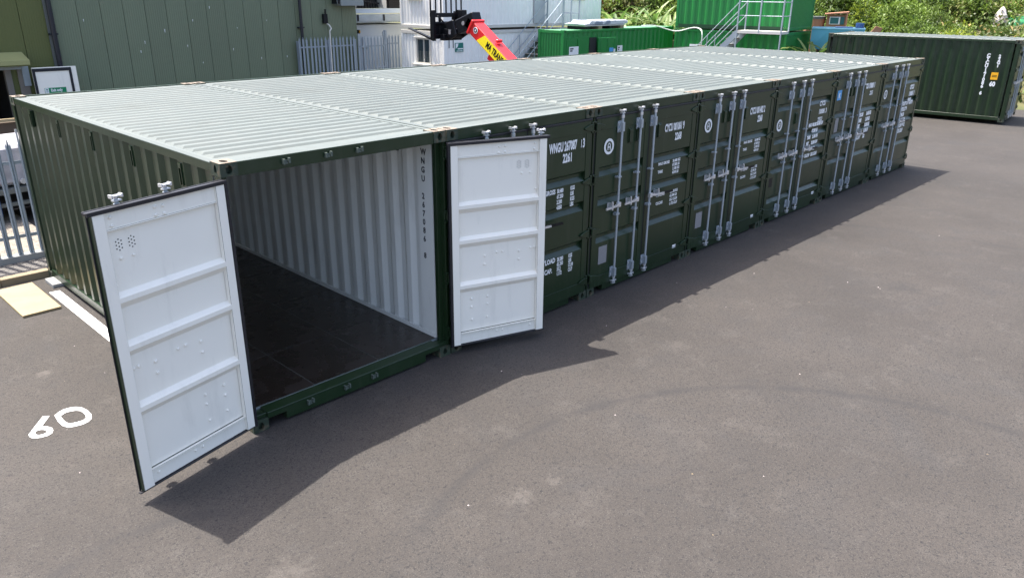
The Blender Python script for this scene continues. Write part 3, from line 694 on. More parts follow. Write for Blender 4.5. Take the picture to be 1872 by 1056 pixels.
# ------------------------------------------------------------------ palisade fences
def pale_mesh(h):
    mb = MB(); t = .004
    prof = [(-.035, .0), (-.018, -.012), (0, .006), (.018, -.012), (.035, 0)]
    def col(off):
        for (x0, y0), (x1, y1) in zip(prof[:-1], prof[1:]):
            mb.face([(x0, y0+off, 0), (x1, y1+off, 0), (x1, y1+off, h-.10), (x0, y0+off, h-.10)])
        mb.face([(-.035, off, h-.10), (-.018, -.012+off, h-.10), (-.026, -.006+off, h-.03)])
        mb.face([(.035, off, h-.10), (.018, -.012+off, h-.10), (.026, -.006+off, h-.03)])
        mb.face([(-.018, -.012+off, h-.10), (0, .006+off, h-.10), (.018, -.012+off, h-.10), (0.004, -.003+off, h), (-.004, -.003+off, h)])
    col(0); col(t)
    return mb.mesh('pale', GALVD, recalc=False)
def fence(t, x0, x1, h, pitch, posts, railz, y=0):
    me = cached(('pale', h), lambda: pale_mesh(h)); n = round((x1-x0)/pitch)
    for i in range(n+1): obj('pale', me, t, (x0+i*(x1-x0)/n, y-.03, random.uniform(-.012, .012)), (0, random.uniform(-.006, .006), random.uniform(-.05, .05)))
    for z in railz:
        mb = MB(); mb.box(x0-.05, x1+.05, y-.022, y-.016, z-.025, z+.025); mb.box(x0-.05, x1+.05, y-.016, y+.02, z-.025, z-.019)
        obj('rail', mb.mesh('rail', GALVD), t)
    for x in posts:
        mb = MB(); mb.box(x-.05, x+.05, y+.022, y+.028, -.05, h-.12); mb.box(x-.004, x+.004, y+.028, y+.10, -.05, h-.12); mb.box(x-.05, x+.05, y+.10, y+.106, -.05, h-.12)
        obj('post', mb.mesh('post', GALVD), t)
t = thing('palisade_fence', 'galvanised palisade fence on the concrete kerb at far left beside the open container', 'fence', (0, 6.91, .17), group=None)
fence(t, -4.5, 1.4, 1.72, .152, (-4.0, -1.35, 1.3), (.28, 1.38))
t = thing('palisade_fence', 'galvanised palisade fence with gate between the olive shed and the white cabins', 'fence', (0, 18.45, 0))
fence(t, 11.85, 14.1, 2.45, .152, (11.85, 13.0, 14.18), (.45, 2.12))
fence(t, 15.68, 16.12, 2.45, .150, (15.62,), (.45, 2.12))
g = obj('gate', None, t, (0, -.02, 0))
me = cached(('pale', 2.42), lambda: pale_mesh(2.42))
for i in range(7): obj('pale', me, g, (14.40+i*.15, -.03, 0), (0, 0, random.uniform(-.04, .04)))
mb = MB()
for z in (.4, 1.1, 2.06): mb.box(14.30, 15.42, -.02, .02, z-.025, z+.025)
mb.box(14.28, 14.33, -.02, .03, .1, 2.5); mb.box(15.42, 15.47, -.02, .03, .1, 2.55)
obj('gate_frame', mb.mesh('gate_frame', GALVD), g)
mb = MB(); mb.box(14.95, 15.45, -.08, -.05, 1.28, 1.32); mb.box(15.25, 15.33, -.10, -.05, 1.23, 1.37); obj('gate_bolt', mb.mesh('gate_bolt', GALV), g)
mb = MB(); mb.box(15.50, 15.58, -.03, .05, -.05, 2.6); obj('gate_post', mb.mesh('gate_post', GALVD), t)

# ------------------------------------------------------------------ olive shed
WY = 18.7
KS = 1.0736
def place_back(o, k, dy=0.0):     # bigger and further back than first drafted
    o.location = (-2.8+(o.location.x+2.8)*k, o.location.y+dy, 3.93-(3.93-o.location.z)*k); o.scale = (k, 1, k); return o
sh = thing('metal_shed', 'large olive green metal clad shed with dark downpipes behind the containers', 'shed', (0, WY, 0))
random.seed(5)
def panel(w_, h_):
    mb = MB(); mb.box(.006, w_-.006, -.02, 0.02, 0, h_)
    n = 9
    for i in range(n):
        x = .02+(w_-.04)*(i+.5)/n; mb.prism([(x-.012, -.02), (x-.006, -.0225), (x+.006, -.0225), (x+.012, -.02)], 'z', 0, h_)
    return mb
def shiftpoly(mb, z0): mb.v = [(a, b_, c+z0) for a, b_, c in mb.v]; return mb
pw = .585
mesh_full = panel(pw, 6.2).mesh('cladding_panel', SHED, recalc=False)
x = 3.90
while x < 13.2:
    obj('cladding_panel', mesh_full, sh, (x, random.uniform(-.002, .002), 0)); x += pw
xe = x
ox = panel(pw, 6.2).mesh('cladding_panel', SHED_TINT, recalc=False); oh = shiftpoly(panel(pw, 3.98), 2.22).mesh('cladding_panel', SHED_TINT, recalc=False)  # left panels carry the reflection tint in their colour
x = 3.70-pw
while x > -9:
    obj('cladding_panel', ox if (x > 2.52 or x < -2.4) else oh, sh, (x, random.uniform(-.002, .002), 0)); x -= pw
xs = x+pw
mb = MB(); mb.box(3.70, 3.90, -.026, .02, 0, 6.2); obj('corner_flashing', mb.mesh('corner_flashing', FLASH), sh)
mb = MB(); mb.box(xs, xe, .03, .12, 2.2, 6.2); mb.box(2.70, xe, .03, .12, 0, 2.2); mb.box(xs, -2.0, .03, .12, 0, 2.2); mb.box(xs, xs+.1, .12, 16, 0, 6.2); mb.box(xe-.1, xe, .12, 16, 0, 6.2); mb.box(xs, xe, 16, 16.1, 0, 6.2)
obj('shed_frame', mb.mesh('shed_frame', DARKIN), sh)
mb = MB(); mb.prism([(xs-.3, 6.2), (xe+.3, 6.2), (xe+.3, 6.35), (xs-.3, 6.35)], 'y', -.35, 16.4); obj('roof', mb.mesh('roof', FLASH), sh)
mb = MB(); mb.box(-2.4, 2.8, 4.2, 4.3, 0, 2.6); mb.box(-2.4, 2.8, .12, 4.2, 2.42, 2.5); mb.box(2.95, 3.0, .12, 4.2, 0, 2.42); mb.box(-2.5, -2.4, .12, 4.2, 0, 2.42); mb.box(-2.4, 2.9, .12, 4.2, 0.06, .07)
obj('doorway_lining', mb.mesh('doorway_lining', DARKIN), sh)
mb = MB(); mb.box(2.52, 2.66, -.06, .10, 0, 2.05); mb.box(2.66, 2.80, -.01, .05, 0, 2.0, 1); mb.box(2.80, 3.02, -.07, .05, 0, 2.05); mb.box(-2.5, 3.02, -.09, .05, 2.02, 2.14, 2); mb.box(2.9, 3.06, -.10, .05, 1.6, 2.14, 2)
obj('door_jamb', mb.mesh('door_jamb', [JAMB, BLACK, GALVD], bev=.004), sh)
mb = MB(); mb.prism([(-.62, 2.16), (-.62, 2.27), (-.03, 2.44), (-.03, 2.36)], 'x', -2.9, 3.00); mb.box(-2.9, 3.0, -.60, -.03, 2.13, 2.158, 1)
obj('canopy', mb.mesh('canopy', [CANOPY, SHED_TINT], bev=.003), sh)
for x in (3.80, 11.05):
    mb = MB(); mb.cyl((x, -.14, 0), (x, -.14, 6.1), .062 if x < 5 else .05, 12)
    for z in (1.2, 2.85, 4.4): mb.box(x-.10, x+.10, -.155, -.02, z-.02, z+.02)
    obj('downpipe', mb.mesh('downpipe', PIPE), sh)
place_back(sh, KS)
# personnel door standing open with exit sign
dl = obj('door', None, sh, (3.03, -.50, 0), (0, 0, R(-3)))
mb = MB(); mb.box(0, 1.02, 0, .05, .02, 2.07); obj('door_leaf', mb.mesh('door_leaf', WHITE, bev=.003), dl)
mb = MB()
for a in ((0.0, .06, .02, 2.05), (.84, .90, .02, 2.05), (.06, .84, 1.97, 2.05)): mb.box(a[0], a[1], -.016, -.001, a[2], a[3])
obj('door_seal', mb.mesh('door_seal', PIPE), dl)
mb = MB(); mb.box(.20, .70, -.008, -.001, 1.42, 1.56); mb.box(.205, .29, -.011, -.0082, 1.43, 1.555, 1); mb.cyl((.25, -.012, 1.52), (.25, -.0135, 1.52), .018, 10, 0)
mb.bar((.25, -.013, 1.50), (.235, -.013, 1.45), .014, .003); mb.bar((.235, -.013, 1.48), (.28, -.013, 1.47), .012, .003)
es = obj('exit_sign', mb.mesh('exit_sign', [EXITG, LETTER]), dl)
text('lettering', 'Exit only', .10, LETTER, es, (.34, -.0085, 1.465), xs=.75, bold=.004)
mb = MB(); mb.tube([(11.98, -.30, 0), (12.0, -.30, 2.72), (12.08, -.28, 2.80), (12.06, -.2, 2.9), (11.98, -.06, 3.0)], .022, 6)
tag(place_back(obj('cable_conduit', mb.mesh('cable_conduit', TRIM), None, (0, WY, 0)), KS), 'cream conduit pole with a dark fitting rising behind the palisade fence', 'conduit')
mb = MB(); mb.box(11.9, 12.05, -.16, -.025, 2.95, 3.25); mb.box(11.96, 12.0, -.16, -.1, 3.25, 3.4)
tag(place_back(obj('junction_box', mb.mesh('junction_box', BMETAL, bev=.01), None, (0, WY, 0)), KS), 'small dark junction box on the shed wall above the conduit pole', 'box')
random.seed(11)
mb = MB()
for (px, z) in ((4.6, 3.2), (5.95, 2.35), (6.7, 2.9), (7.3, 2.45), (7.55, 3.15), (8.1, 3.5), (7.7, 1.95), (8.7, 2.3), (9.6, 2.0), (6.1, 2.6), (9.9, 3.1), (10.5, 2.0), (8.9, 2.9)):
    l = random.uniform(.03, .10); mb.face([(px-.008, -.026, z), (px+.012, -.026, z), (px+.006, -.026, z-l), (px-.004, -.026, z-l*.9)])
struct(place_back(obj('bird_droppings', mb.mesh('bird_droppings', LETTER, recalc=False), None, (0, WY, 0)), KS), 'stuff')

# ------------------------------------------------------------------ cold store with condenser
cs = thing('cold_store', 'pale grey insulated cold store with a latch door behind the palisade gate', 'cold store', (13.30, 17.3, 0))
mb = MB(); mb.box(0, 2.6, 0, 3, 0, 2.86); obj('wall', mb.mesh('wall', mat('cold_store_panel', (0.50, 0.54, 0.58), 0.4, var=.05), bev=.004), cs)
mb = MB(); mb.box(.44, 1.38, -.045, -.002, .1, 2.46); dd = obj('door', mb.mesh('door', mat('cold_store_door', (0.55, 0.59, 0.63), 0.4, var=.05), bev=.008), cs)
mb = MB(); mb.box(.38, .46, -.11, -.046, 2.08, 2.16); mb.bar((.42, -.10, 2.12), (.74, -.12, 2.14), .03); mb.bar((.5, -.09, 2.06), (.6, -.11, 2.12), .03); obj('latch', mb.mesh('latch', GALVD), dd)
mb = MB(); mb.box(.20, .27, -.03, -.002, .1, 2.25, 0); mb.box(.10, .30, -.12, -.002, 2.58, 2.70, 0); mb.box(.24, .28, -.16, -.12, 2.60, 2.68, 1); obj('light_fitting', mb.mesh('light_fitting', [BMETAL, YELLOW]), cs)
mb = MB(); mb.box(-.12, 2.6, -.30, 2.0, 2.94, 2.99); mb.box(-.12, 2.6, -.34, -.30, 2.98, 3.22); mb.box(-.12, -.06, -.30, 0, 2.99, 3.22); mb.box(-.12, 2.6, -.33, -.30, 3.24, 3.40, 1)
for x in (.05, 1.15, 2.2): mb.box(x, x+.08, -.36, -.34, 2.99, 3.21, 2)
tag(obj('steel_platform', mb.mesh('steel_platform', [GALVD, mat('pale_steel', (.5, .58, .66), .4), BMETAL], bev=.004), None, (13.30, 17.3, 0)), 'galvanised steel platform carrying cooling plant on the cold store', 'platform')
cu_ = thing('condenser_unit', 'cream cased cooling condenser on the steel platform above the cold store', 'condenser', (13.26, 17.05, 3.40))
mb = MB(); mb.prism([(0, 0), (.14, 0), (.30, .55), (0, .55)], 'y', 0, .9); mb.prism([(1.30, 0), (1.44, 0), (1.44, .55), (1.14, .55)], 'y', 0, .9); mb.box(0, 1.44, .05, .9, .55, .95); mb.box(0, 1.44, -.02, .05, .55, .95)
obj('casing', mb.mesh('casing', TRIM, bev=.004), cu_)
mb = MB(); mb.box(.14, 1.30, .3, .85, 0.0, .55)
for i in range(9): mb.box(.2+i*.12, .21+i*.12, .26, .3, 0, .55)
obj('coil', mb.mesh('coil', DARKIN), cu_)
mb = MB(); mb.tube([(.15, .12, .10), (.55, .1, .22), (1.2, .12, .16)], .03, 6); obj('pipework', mb.mesh('pipework', BMETAL), cu_)
mb = MB(); mb.box(0, .9, 0, .8, 0, .5); 
for i in range(6): mb.box(.05, .85, -.02, 0, .05+i*.07, .09+i*.07)
mb.box(-.02, .1, -.03, 0, 0, .45)
tag(obj('cooling_unit', mb.mesh('cooling_unit', [BMETAL]), None, (14.85, 17.1, 3.40)), 'black louvred cooling unit beside the cream condenser on the platform', 'cooling unit')
mb = MB(); mb.box(0, .9, 0, .5, 0, .6); mb.box(-.12, 0, .05, .4, .05, .5, 1)
tag(obj('wall_unit', mb.mesh('wall_unit', [mat('unit_grey', (.22, .25, .25), .5, var=.1), BMETAL], bev=.01), None, (12.42, 16.55, 3.50)), 'grey boxed unit hung high on the shed wall above the fence', 'ventilation unit')

for o in list(COL.objects):
    if o.parent is None and o.name.split('.')[0] in ('cold_store', 'steel_platform', 'condenser_unit', 'cooling_unit'): place_back(o, 1.081, 2.0)
    if o.parent is None and o.name == 'wall_unit': place_back(o, 1.0736, 1.7)

# ------------------------------------------------------------------ white cabins
def cabin(label, L_, z0, win=None):
    """local x along the long wall (y = 0), end wall at x = 0 with the window"""
    c = thing('site_cabin', label, 'cabin', (16.2, 15.85, z0), group='stacked white site cabins')
    H_ = 2.62; W_ = 2.43; mb = MB(); pr = []; n = round(L_/.20); p = L_/n
    for i in range(n):
        a = i*p; pr += [(a, 0), (a+p*.62, 0), (a+p*.72, .014), (a+p*.90, .014)]
    pr.append((L_, 0))
    for (a, da), (b_, db) in zip(pr[:-1], pr[1:]): mb.face([(a, da, .12), (b_, db, .12), (b_, db, 2.5), (a, da, 2.5)])
    obj('side_wall', mb.mesh('side_wall', CABIN, recalc=False), c)
    mb = MB(); pr = []; n = 13; p = W_/n
    for i in range(n):
        a = i*p; pr += [(a, 0), (a+p*.42, 0), (a+p*.58, .03), (a+p*.86, .03)]
    pr.append((W_, 0))
    for (a, da), (b_, db) in zip(pr[:-1], pr[1:]):
        f = lambda z0, z1: mb.face([(da, a, z0), (db, b_, z0), (db, b_, z1), (da, a, z1)])
        if win and b_ > win[0] and a < win[1]: f(.12, win[2]); f(win[3], 2.5)
        else: f(.12, 2.5)
    obj('end_wall', mb.mesh('end_wall', CABIN, recalc=False), c)
    mb = MB(); mb.box(.5, L_-.02, .06, W_-.02, .1, 2.55)
    if win:
        mb.box(.06, .5, .06, win[0]-.03, .1, 2.55); mb.box(.06, .5, win[1]+.03, W_-.02, .1, 2.55); mb.box(.06, .5, win[0], win[1], .1, win[2]-.03); mb.box(.06, .5, win[0], win[1], win[3]+.03, 2.55)
    else: mb.box(.06, .5, .06, W_-.02, .1, 2.55)
    obj('inner_lining', mb.mesh('inner_lining', TRIM), c)
    mb = MB(); mb.box(-.03, L_+.03, -.03, W_+.03, 2.5, H_); obj('roof', mb.mesh('roof', TRIM, bev=.008), c)
    mb = MB(); mb.box(-.03, L_+.03, -.03, W_+.03, 0, .12); obj('base_frame', mb.mesh('base_frame', TRIM, bev=.008), c)
    for q in ((-.03, .12, -.032, .10), (-.03, .06, W_-.06, W_+.03), (L_-.08, L_+.03, -.028, .08)):
        mb = MB(); mb.box(*q, .12, 2.5); obj('corner_post', mb.mesh('corner_post', CABIN, bev=.006), c)
    if win:
        a, e, f, g_ = win; wf = MB()
        for q in ((a-.06, a, f-.05, g_+.05), (e, e+.06, f-.05, g_+.05), (a, e, f-.05, f), (a, e, g_, g_+.05)): wf.box(-.045, .06, q[0], q[1], q[2], q[3])
        wf.box(-.03, .03, (a+e)/2-.03, (a+e)/2, f, g_); wf.box(-.13, .0, a-.22, e+.22, f-.10, f-.05); wf.box(-.09, -.046, a-.10, e+.12, g_+.05, g_+.09)
        fr = obj('window', wf.mesh('window', TRIM, bev=.004), c)
        gm = MB(); gm.box(.02, .026, a, e, f, g_); obj('pane', gm.mesh('pane', GLASS), fr)
        bm_ = MB()
        for i in range(8): bm_.box(.012, .018, a+.02+i*(e-a)/8, a+.05+i*(e-a)/8, f, f+(g_-f)*.5)
        obj('blind', bm_.mesh('blind', FLASH), fr)
    return c
ca = cabin('lower white site cabin with a sliding window and green sign', 6.15, 0.0, win=(.79, 1.51, 1.49, 2.31))
cb = cabin('upper white site cabin stacked above the one with the window', 9.0, 2.70)
mb = MB(); mb.box(-.06, 0, 1.15, 1.95, .96, 1.04); obj('window_hood', mb.mesh('window_hood', TRIM), cb)
mb = MB(); mb.box(7.12, 7.92, -.05, 0, .98, 1.03); mb.box(7.17, 7.87, -.02, 0, 1.03, 1.25); obj('wall_vent', mb.mesh('wall_vent', TRIM), cb)
mb = MB(); mb.box(4.74, 5.34, -.06, -.03, .12, 2.25); mb.box(4.72, 4.76, -.07, -.03, .1, 2.3); dd = obj('door', mb.mesh('door', mat('cabin_door', (.42, .44, .46), .4, var=.05)), cb)
mb = MB(); mb.box(5.22, 5.27, -.10, -.06, 1.0, 1.15); obj('handle', mb.mesh('handle', GALVD), dd)
mb = MB(); mb.box(4.65, 5.6, -.06, -.03, .12, 2.2); mb.box(5.1, 5.13, -.065, -.06, .12, 2.2, 1)
obj('door', mb.mesh('door', [TRIM, FLASH]), ca)
mb = MB()
for x in (.22, .42): mb.box(x, x+.03, -.02, 0, 2.05, 2.5)
obj('cable_drop', mb.mesh('cable_drop', FLASH), ca)
sg_ = thing('wall_sign', 'small green and white sign fixed on the lower white cabin', 'sign', (16.72, 15.84, 1.90))
mb = MB(); mb.box(0, .40, -.012, 0, 0, .32); obj('board', mb.mesh('board', SIGNG), sg_)
mb = MB(); mb.prism([(.02, .12), (.02, .30), (.16, .30), (.12, .18)], 'y', -.015, -.0125); mb.box(.12, .38, -.0145, -.0125, .09, .13); mb.box(.06, .36, -.0145, -.0125, .02, .045); obj('print', mb.mesh('print', LETTER), sg_)

def stairs(label, org, dirv, out, width, run, rise, n, landing, posts=True, light=False, grp=None):
    """local frame: s along flight (up), o across"""
    S = Vector(dirv); O = Vector(out); org = Vector(org)
    st = thing('steel_staircase', label, 'stairs', org)
    P = lambda s, o, z: S*s+O*o+Vector((0, 0, z))
    m_ = GALVD
    for o in (0, width):
        mb = MB(); mb.bar(P(0, o, 0), P(run, o, rise-.08), .05, .22); obj('stringer', mb.mesh('stringer', m_), st)
    for i in range(n):
        s = run*(i+.6)/n; z = rise*(i+.75)/n; a = run/n*.62
        mb = MB(); mb.hexa([P(s-a, .02, z-.03), P(s+a, .02, z-.03), P(s+a, width-.02, z-.03), P(s-a, width-.02, z-.03), P(s-a, .02, z), P(s+a, .02, z), P(s+a, width-.02, z), P(s-a, width-.02, z)])
        obj('tread', mb.mesh('tread', STEP), st)
    mb = MB(); a, e = run, run+landing
    mb.hexa([P(a, -.05, rise-.10), P(e, -.05, rise-.10), P(e, width+.05, rise-.10), P(a, width+.05, rise-.10), P(a, -.05, rise), P(e, -.05, rise), P(e, width+.05, rise), P(a, width+.05, rise)])
    obj('landing', mb.mesh('landing', STEP if not light else TRIM), st)
    for o in (0, width):
        for dz in (1.05, .55):
            mb = MB(); mb.tube([P(0, o, dz+.1), P(run, o, rise+dz)], .017, 6); obj('handrail', mb.mesh('handrail', m_), st)
        for s in (0.02*run, .5*run):
            mb = MB(); mb.tube([P(s, o, rise*s/run), P(s, o, rise*s/run+1.1)], .017, 6); obj('rail_post', mb.mesh('rail_post', m_), st)
    o = width
    for dz in (1.05, .55):
        mb = MB(); mb.tube([P(run, o, rise+dz), P(e, o, rise+dz)], .017, 6); obj('handrail', mb.mesh('handrail', m_), st)
        mb = MB(); mb.tube([P(e, o, rise+dz), P(e, 0, rise+dz)], .017, 6); obj('handrail', mb.mesh('handrail', m_), st)
    for s, oo in ((run, width), ((a+e)/2, width), (e, width), (run, 0), (e, 0)):
        mb = MB(); q = 0 if oo == width and s != (a+e)/2 else rise-.05
        mb.bar(P(s, oo+.03*(oo > 0), q), P(s, oo+.03*(oo > 0), rise+1.15), .045, .045); obj('rail_post', mb.mesh('rail_post', m_), st)
    return st
stairs('grey steel staircase climbing to the upper white cabin', (18.40, 15.70, 0), (1, 0, 0), (0, -1, 0), .80, 3.2, 2.66, 12, 1.0)

# ------------------------------------------------------------------ bright green containers
def green_box(label, loc, rz, L_, W_, H_=2.6, z0=0.0, face='x', endribs=True, group='bright green steel stores'):
    """local: x along long side, visible long side at y=0"""
    c = thing('green_container', label, 'container', (loc[0], loc[1], z0), rz, group)
    mb = MB(); pr = corr_profile(.12, L_-.12, .30, .036)
    for (a, da), (b_, db) in zip(pr[:-1], pr[1:]): mb.face([(a, .012+da, .14), (b_, .012+db, .14), (b_, .012+db, H_-.09), (a, .012+da, H_-.09)])
    mb.box(.03, L_-.03, W_-.06, W_-.02, .1, H_-.05); obj('side_wall', mb.mesh('side_wall', BGREEN, recalc=False), c)
    for sx, xx in ((1, 0), (-1, L_)):
        mb = MB(); pr = corr_profile(.10, W_-.10, .145, .03)
        for (a, da), (b_, db) in zip(pr[:-1], pr[1:]): mb.face([(xx+(.012+da)*sx, a, .14), (xx+(.012+db)*sx, b_, .14), (xx+(.012+db)*sx, b_, H_-.12), (xx+(.012+da)*sx, a, H_-.12)])
        obj('end_wall', mb.mesh('end_wall', BGREEN, recalc=False), c)
    mb = MB()
    for x in (0, L_-.11):
        for y in (0, W_-.11): mb.box(x, x+.11, y, y+.11, .118, H_-.118)
    mb.box(.16, L_-.16, 0.002, .07, H_-.10, H_-.012); mb.box(.16, L_-.16, .004, .07, .02, .15); mb.box(0.004, .07, .16, W_-.16, H_-.12, H_-.012); mb.box(L_-.07, L_-.004, .16, W_-.16, H_-.13, H_-.012); mb.box(L_-.07, L_-.004, .16, W_-.16, .03, .15); mb.box(.004, .07, .16, W_-.16, .03, .15)
    obj('frame', mb.mesh('frame', BGREEN, bev=.006), c)
    mb = MB()
    for x in (0, L_-.16):
        for y in (0, W_-.16):
            for z in (0, H_-.118): mb.box(x-.002, x+.162, y-.002, y+.162, z, z+.118); mb.box(x+.05, x+.11, y-.004, y-.0025, z+.03, z+.085, 1); mb.box(L_+.0025, L_+.004, y+.05, y+.11, z+.03, z+.085, 1)
    obj('corner_casting', mb.mesh('corner_casting', [BGREEN, BLACK]), c)
    mb = MB(); mb.box(.05, L_-.05, .05, W_-.05, H_-.07, H_-.02); obj('roof', mb.mesh('roof', BGROOF), c)
    return c
# stack at right of centre, long side facing -X: rotate so local x runs toward -Y
SA = .1; su = Vector((-math.sin(SA), math.cos(SA), 0)); sv = Vector((math.cos(SA), math.sin(SA), 0))
SC = Vector((27.16, 8.09, 0)); SLEN = 4.85
org = SC+su*SLEN
g1 = green_box('lower bright green store of the stack behind the steel stairs', org, SA-math.pi/2, SLEN, 2.75)
g2 = green_box('upper bright green store stacked on another one behind the steel stairs', org, SA-math.pi/2, SLEN, 2.75, z0=2.62)
mb = MB(); mb.box(.15, SLEN-.2, -.02, -.005, 2.64, 2.80); obj('base_beam', mb.mesh('base_beam', BDARK), g1)
mb = MB(); mb.box(.75, 1.22, -.016, -.003, 1.78, 2.0); mb.box(.85, 1.1, -.018, -.0165, 1.86, 1.92, 1); obj('sign_plate', mb.mesh('sign_plate', [LETTER, FLASH]), g1)
o_ = SC+su*4.05-sv*.35
stairs('pale steel staircase climbing to the upper bright green store', o_, -su, -sv, .75, 2.45, 2.66, 11, 1.75, light=True)
# long green container beside the white cabin
g3 = green_box('long bright green container with notices and a door ajar beside the white cabins', (20.08, 13.5), 0.0, 7.4, 1.3, 2.66)
mb = MB(); mb.box(.06, 1.52, -.012, .011, .14, 2.40, 0)
for a in (.16, .84): mb.box(a, a+.60, -.03, -.012, .16, 2.30); mb.box(a+.04, a+.56, -.034, -.031, .9, 1.02, 1); mb.box(a+.05, a+.55, -.05, -.031, .80, .88)
mb.box(.80, .82, -.04, -.012, .14, 2.35); d1 = obj('door', mb.mesh('door', [BGREEN, BDARK], bev=.006), g3)
mb = MB(); mb.box(1.54, 1.98, -.018, .011, .14, 2.36); obj('doorway_shade', mb.mesh('doorway_shade', BLACK), g3)  # flat black panel painted in for the shade inside the opening
mb = MB(); mb.box(0, 1.06, -.03, .03, .14, 2.34); mb.box(.1, .14, -.045, -.03, .2, 2.3); mb.box(.5, .54, -.045, -.03, .2, 2.3); mb.box(.9, .96, -.045, -.03, .2, 2.3)
d2 = obj('door', mb.mesh('door', BGREEN, bev=.006), g3, (1.98, -.10, 0), (0, 0, R(-4)))
mb = MB(); mb.box(.62, .86, -.05, -.046, 1.80, 1.95); mb.box(.88, .98, -.05, -.046, 1.55, 1.90, 1); obj('door_label', mb.mesh('door_label', [BLUEST, LETTER]), d2)
for (x, z, w_, h_) in ((.30, 1.60, .55, .46), (3.32, 1.52, .34, .48)):
    mb = MB(); mb.box(x, x+w_, -.046, -.036, z, z+h_)
    for j in range(3): mb.box(x+.05, x+w_*(.45, .35, .9)[j], -.048, -.0465, z+h_*(.78, .62, .3)[j], z+h_*(.88, .72, .36)[j], 1)
    obj('notice', mb.mesh('notice', [LETTER, BMETAL]), g3)
pl = thing('pallet', 'low timber pallet on the roof of the long bright green container', 'pallet', (21.5, 13.62, 2.645))
for i in range(4):
    mb = MB(); mb.box(.1+i*.72, .32+i*.72, 0, 1.0, 0, .12); obj('block', mb.mesh('block', WOODP if i % 2 else BMETAL), pl)
mb = MB(); mb.box(0, 2.55, 0, 1.05, .12, .15); obj('deck', mb.mesh('deck', TRIM), pl)
mb = MB(); random.seed(8)
pts = [(0.0, .16), (-.1, .20), (.3, .24), (.45, .34), (1.0, .30), (1.6, .33), (2.7, .33), (2.85, .28), (2.8, .18), (2.5, .155)]
mb.prism([(p[0], p[1]) for p in pts], 'y', .02, 1.0)
tag(obj('wrapped_sheets', mb.mesh('wrapped_sheets', WRAP, bev=.03), None, (21.45, 13.62, 2.645)), 'stack of sheets wrapped in pale plastic lying on the roof pallet', 'bundle')
q0 = SC+su*4.75-sv*.12; q1 = SC+su*3.9-sv*.3; q2 = SC+su*3.45-sv*.55; q3 = SC+su*3.25-sv*.7
hp = [Vector((25.6, 13.9, 2.70)), Vector((26.0, 13.46, 2.70)), q0+Vector((0, 0, 2.50)), q1+Vector((0, 0, 2.66)), q2+Vector((0, 0, 2.64)), q3+Vector((0, 0, 2.45)), q3+Vector((0, 0, 1.9)), q3+Vector((0, 0, .02))]
def smooth(pts, n=6):
    out = []
    for i in range(len(pts)-1):
        p0 = pts[max(0, i-1)]; p1 = pts[i]; p2 = pts[i+1]; p3 = pts[min(len(pts)-1, i+2)]
        for k in range(n):
            t_ = k/n; out.append(.5*((2*p1)+(-p0+p2)*t_+(2*p0-5*p1+4*p2-p3)*t_**2+(-p0+3*p1-3*p2+p3)*t_**3))
    out.append(pts[-1]); return out
mb = MB(); mb.tube(smooth(hp), .028, 6); tag(obj('hose', mb.mesh('hose', HOSE)), 'pale hose looping from the long green roof down by the stairs', 'hose')

# ------------------------------------------------------------------ telehandler
tl = thing('telehandler', 'red telehandler with raised boom, yellow decal and black pallet forks', 'telehandler', (13.0, 7.75, 0), -math.pi/2)
tp = lambda x, z, y=0: Vector((x-15.6, y, z))        # local x runs down the boom, away from the forks
bd = (Vector((13.9, 0, 2.17))-Vector((12.65, 0, 3.02))).normalized()
bn = Vector((-bd.z, 0, bd.x)); bn = bn if bn.z > 0 else -bn
top = Vector((12.58, 0, 3.04)); end = top+bd*4.0
def boom(mb, a, b_, h, wd, mi=0):
    mb.hexa([tp(*(a-bn*h/2).xz, -wd/2), tp(*(b_-bn*h/2).xz, -wd/2), tp(*(b_-bn*h/2).xz, wd/2), tp(*(a-bn*h/2).xz, wd/2), tp(*(a+bn*h/2).xz, -wd/2), tp(*(b_+bn*h/2).xz, -wd/2), tp(*(b_+bn*h/2).xz, wd/2), tp(*(a+bn*h/2).xz, wd/2)], mi)
mb = MB(); boom(mb, top, end, .36, .40); boom(mb, top-bd*.03, top+bd*.05, .44, .48)
e = tp(*(top+bd*1.0+bn*.25).xz, -.1); mb.cyl(e, e+Vector((0, .2, 0)), .05, 10); 
bo = obj('boom', mb.mesh('boom', RED, bev=.02), tl)
mb = MB(); mb.hexa([tp(*(top+bd*.42-bn*.155).xz, -.206), tp(*(top+bd*2.4-bn*.155).xz, -.206), tp(*(top+bd*2.4-bn*.155).xz, -.2015), tp(*(top+bd*.42-bn*.155).xz, -.2015), tp(*(top+bd*.62+bn*.155).xz, -.206), tp(*(top+bd*2.4+bn*.155).xz, -.206), tp(*(top+bd*2.4+bn*.155).xz, -.2015), tp(*(top+bd*.62+bn*.155).xz, -.2015)])
dec = obj('decal', mb.mesh('decal', YDEC), bo)
ang = math.atan2(bd.z, bd.x)
px = tp(*(top+bd*.80-bn*.075).xz, -.2075)
me = text_mesh('MA TRANS', .25, BMETAL, xs=.62, bold=.004, spacing=1.05)
o = obj('lettering', me, bo); o.matrix_local = Matrix.Translation(px) @ Matrix.Rotation(-ang, 4, 'Y') @ Matrix.Rotation(math.pi/2, 4, 'X')
mb = MB(); c_ = tp(*(top+bd*.24+bn*.05).xz, -.201); mb.cyl(c_, c_+Vector((0, -.008, 0)), .09, 14, 0); mb.cyl(c_+Vector((0, -.008, 0)), c_+Vector((0, -.012, 0)), .065, 14, 1); mb.cyl(c_+Vector((0, -.012, 0)), c_+Vector((0, -.015, 0)), .03, 10, 0)
obj('badge', mb.mesh('badge', [LETTER, BMETAL]), bo)
mb = MB(); ly = top+bd*.95-bn*.27
